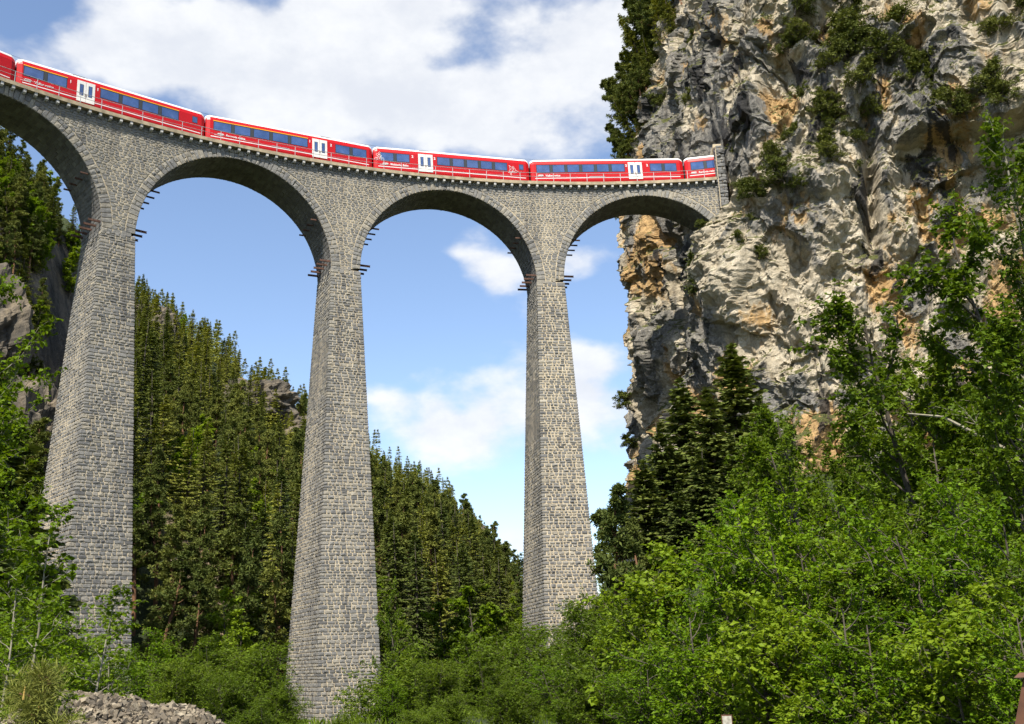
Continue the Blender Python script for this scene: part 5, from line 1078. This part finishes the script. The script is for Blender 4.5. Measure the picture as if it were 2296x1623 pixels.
for az, d, el, k, sx, lab in ((-23.8, 34, 4.0, HAZ[0], 1.2, 'dark green bush behind the aspen saplings'), (-26.6, 32, 4.4, HAZ[1], 1.2, 'dark green bush at the left edge behind the aspen saplings'), (-21.6, 38, 2.0, HAZ[1], 1.2, 'bush covering the right corner of the foot of the leftmost pier'), (-27.4, 15, -.4, HAZ[0], 1.1, 'low bush in the bottom left corner')):
    stand(k, 'bush', az, d, el, lab, 'bush', 'bushes before the leftmost pier', sx=sx)
g_ = np.random.default_rng(64)
for k in range(22):
    az = float(g_.uniform(-30, -24.6)); d = float(g_.uniform(100, 150)); p = polar(az, d); kd = FOR[k % 2]; H = float(g_.uniform(9, 15))
    kd.put('broadleaf_tree', p, H / kd.z, None, 'fresh green tree ' + ('high' if d > 128 else 'low') + ' under the crag at the left edge', 'tree', 'fresh green trees under the crag', sx=1.1)
for k in range(46):
    az = float(g_.uniform(-30, -24.3)); e_ = float(g_.uniform(13, 24.5)); dd = np.linspace(85, 234, 150); zz = ground_z(np.full(150, az), dd); j = int(np.argmax(np.degrees(np.arctan2(zz, dd)) > e_))
    if j == 0: continue
    x, y = dd[j] * math.sin(math.radians(az)), dd[j] * math.cos(math.radians(az)); w = 'near its top' if e_ > 20.5 else 'halfway up' if e_ > 16.5 else 'near its foot'; H = float(g_.uniform(6, 11))
    if k % 3: kd = PIN[k % 3] if k % 2 else SPR[k % 4]; kd.put('pine_tree' if k % 2 else 'spruce_tree', (x, y, zz[j] - .4), H / kd.z, None, ('small pine' if k % 2 else 'small spruce') + ' rooted in the crag face at the left edge, ' + w, 'pine tree' if k % 2 else 'spruce tree', 'small conifers on the crag face ' + w, sx=1.4)
    else: kd = FOR[k % 2]; kd.put('broadleaf_tree', (x, y, zz[j] - .4), H / kd.z, None, 'fresh green tree rooted in the crag face at the left edge, ' + w, 'tree', 'fresh green trees on the crag face ' + w, sx=1.2)
# the young pine with upright candles in the bottom left corner
def young_pine():
    p = polar(-25.6, 11.5); (V, F), (TV, TF) = make_pine(470, 2.2, .05, .75, 26, .085, 90, .03, .05)
    r = empty('young_pine', p); tag(r, 'young pine with upright yellow shoots in the bottom left corner', 'pine tree'); mesh('trunk', TV, TF, M['barkpine'], r, True); mesh('crown', V, F, M['pine'], r)
    cm = plain('pale_shoot', (.32, .22, .06), .8, vary=.3); g = np.random.default_rng(8)
    idx = np.argsort(-V[:, 2])[:60000]; sel = V[g.choice(idx, 9)]
    for q in sel: MB().tube([q, q + np.array([0, 0, .06]), q + np.array([.006, 0, .12])], .011, 5, .004).build('shoot', cm, r)
young_pine()
# ------------------------------------------------------------------ gravel heap
def gravel():
    g = np.random.default_rng(12); a0 = math.radians(-20.3); c = np.array([math.sin(a0), math.cos(a0)]) * 21.5; tx = np.array([math.cos(a0), -math.sin(a0)])
    def hz(u, v): return 1.5 * np.exp(-(((u + 1.0) / 2.6) ** 2)) * np.exp(-((v / 2.0) ** 2)) * (1 + .35 * pnoise(u / 1.3, v / 1.5, u * 0, 9)) + .55 * np.exp(-(((u - 1.3) / 1.1) ** 2 + ((v + .2) / 1.8) ** 2)) + .08 * pnoise(u / .7, v / .7, u * 0, 3)
    uu, vv = np.meshgrid(np.linspace(-4.5, 4.5, 60), np.linspace(-4.5, 4.5, 60), indexing='ij')
    ex = np.array([c[0] + tx[0] * uu + c[0] / 21.5 * vv, c[1] + tx[1] * uu + c[1] / 21.5 * vv]); gz = ground_z(np.degrees(np.arctan2(ex[0], ex[1])).ravel(), np.hypot(ex[0], ex[1]).ravel()).reshape(uu.shape)
    V = np.stack([ex[0], ex[1], gz - .06 + hz(uu, vv)], -1).reshape(-1, 3); i = (np.arange(59)[:, None] * 60 + np.arange(59)).ravel(); F = np.stack([i, i + 60, i + 61, i + 1], 1)
    m = plain('crushed_limestone', (.17, .14, .10), .95, vary=.5, scale=9); mo = mesh('gravel_mound', V, F, m); mo['kind'] = 'structure'
    n = 17000; u = g.normal(-.4, 2.0, n); v = g.normal(-.5, 1.5, n); s = .016 + .075 * g.random(n) ** 5
    x = c[0] + tx[0] * u + c[0] / 21.5 * v; y = c[1] + tx[1] * u + c[1] / 21.5 * v; z = ground_z(np.degrees(np.arctan2(x, y)), np.hypot(x, y)) - .06 + hz(u, v) + s * .35
    cube = np.array([(a, b, d_) for d_ in (-1, 1) for b in (-1, 1) for a in (-1, 1)], float); Fc = np.array([(0, 2, 3, 1), (4, 5, 7, 6), (0, 1, 5, 4), (2, 6, 7, 3), (0, 4, 6, 2), (1, 3, 7, 5)])
    sc = np.stack([g.uniform(.6, 1.2, n), g.uniform(.5, 1.1, n), g.uniform(.3, .75, n)], 1)[:, None] * s[:, None, None]; P = cube[None] * sc * g.uniform(.55, 1.1, (n, 8, 1)); q = g.normal(size=(n, 4)); q /= np.linalg.norm(q, axis=1)[:, None]
    w, a, b, d_ = q.T; R_ = np.stack([1 - 2 * (b * b + d_ * d_), 2 * (a * b - d_ * w), 2 * (a * d_ + b * w), 2 * (a * b + d_ * w), 1 - 2 * (a * a + d_ * d_), 2 * (b * d_ - a * w), 2 * (a * d_ - b * w), 2 * (b * d_ + a * w), 1 - 2 * (a * a + b * b)], 1).reshape(n, 3, 3)
    P = np.einsum('nij,nkj->nki', R_, P) + np.stack([x, y, z], 1)[:, None]
    F = (Fc[None] + (np.arange(n) * 8)[:, None, None]).reshape(-1, 4)
    o = mesh('gravel', P.reshape(-1, 3), F, stone_material('broken_limestone', [(0, (.07, .062, .05)), (.4, (.135, .112, .082)), (.75, (.20, .165, .115)), (1, (.30, .26, .19))]), attrs={'rnd': np.repeat(g.random(n), 8)}); tag(o, 'pale broken stone heaped at the bottom left', 'gravel', kind='stuff')
gravel()
# ------------------------------------------------------------------ small signs in the thicket
M['timber'] = plain('brown_stained_timber', (.10, .045, .025), .7, vary=.35, scale=5); M['paper'] = plain('pale_printed_panel', (.36, .34, .28), .6, vary=.35, scale=30)
p = polar(10.45, 12.5); pl = empty('information_plaque', p, -.18); tag(pl, 'small pale plaque in a brown frame at the bottom edge under the bushes', 'sign')
h = 12.5 * math.tan(math.radians(-2.78)) - p[2]
MB().box(-.025, .025, -.02, .02, -.2, h - .17).build('post', M['timber'], pl); MB().box(-.06, .06, -.018, .018, h - .17, h).build('frame', M['timber'], pl); MB().box(-.05, .05, -.023, -.017, h - .16, h - .012).build('panel', M['paper'], pl)
p = polar(6.75, 24.0); sg = empty('signpost', p, .25); tag(sg, 'signpost with yellow plate mostly hidden in the bushes left of the plaque', 'sign')
M['signyellow'] = plain('sign_yellow', (.65, .33, .02), .5); M['signgrey'] = plain('sign_grey_blue', (.30, .36, .44), .5)
MB().tube([(0, 0, -.2), (0, 0, 2.3)], .03, 8).build('post', M['steel'], sg)
MB().add([(-.16, -.04, 1.62), (.08, -.04, 1.62), (.16, -.04, 1.74), (.08, -.04, 1.86), (-.16, -.04, 1.86), (-.16, -.02, 1.62), (.08, -.02, 1.62), (.16, -.02, 1.74), (.08, -.02, 1.86), (-.16, -.02, 1.86)], [(0, 1, 2, 3, 4), (9, 8, 7, 6, 5)] + [(k, 5 + k, 5 + (k + 1) % 5, (k + 1) % 5) for k in range(5)]).build('yellow_plate', M['signyellow'], sg)
MB().box(-.16, .16, -.05, -.03, 1.95, 2.01).build('white_plate', M['white'], sg)
for k in range(4): MB().box(-.13, .13, -.05, -.03, .9 + k * .1, .97 + k * .1).build('slat', M['signgrey'], sg)
p = polar(25.75, 7.2); tb = empty('timber_stand', p, -.44); tag(tb, 'slanting brown timber with grey metal cap cut off at the bottom right corner', 'timber post')
h = 7.2 * math.tan(math.radians(-1.35)) - p[2]
MB().hexa([(-.78, -.06, -.1), (-.60, -.06, -.1), (-.60, .06, -.1), (-.78, .06, -.1), (-.13, -.06, h), (.05, -.06, h), (.05, .06, h), (-.13, .06, h)]).build('leg', M['timber'], tb)
MB().hexa([(1.38, -.06, -.1), (1.56, -.06, -.1), (1.56, .06, -.1), (1.38, .06, -.1), (.73, -.06, h), (.91, -.06, h), (.91, .06, h), (.73, .06, h)]).build('leg', M['timber'], tb)
MB().box(.0, .78, -.03, .03, .5, h - .15).build('panel', M['paper'], tb); MB().hexa([(-.18, -.10, h), (.96, -.10, h), (.96, .10, h), (-.18, .10, h), (-.15, -.09, h + .025), (.93, -.09, h + .025), (.93, .09, h + .025), (-.15, .09, h + .025)]).build('cap', M['timber'], tb)
# a bare pale branch leaning through the right-hand trees
a, b = polar(21.3, 37), polar(25.6, 36); br = MB().tube([(a[0], a[1], 37 * math.tan(math.radians(11.9))), (a[0] * .6 + b[0] * .4, a[1] * .6 + b[1] * .4, 37 * math.tan(math.radians(11.4))), (b[0], b[1], 36 * math.tan(math.radians(9.6)))], .03, 6, .07).build('bare_branch', M['barkpale']); tag(br, 'bare pale branch slanting through the trees near the right edge', 'branch')
# rough grass and weeds on the open ground
def weeds():
    g = np.random.default_rng(77); n = 2600; az = np.concatenate([g.uniform(-29, -12, n), g.uniform(-12, 28, n // 2)]); d = g.uniform(9, 46, len(az)); x, y = d * np.sin(np.radians(az)), d * np.cos(np.radians(az)); z = ground_z(az, d)
    k = 9; P = np.repeat(np.stack([x, y, z - .03], 1), k, 0) + np.concatenate([g.normal(0, .10, (len(x) * k, 2)), np.zeros((len(x) * k, 1))], 1); D = nrm(g.normal(0, .38, P.shape) + np.array([0, 0, 1.0])); L = g.uniform(.18, .6, len(P))
    V, F = cards(P, D, nrm(g.normal(0, 1, P.shape) + np.array([0, -.6, 0])), L, L * .07, 0, .15); o = mesh('grass', V, F, M['willow']); tag(o, 'rough grass and weeds among the bushes on the valley floor', 'grass', kind='stuff')
weeds()
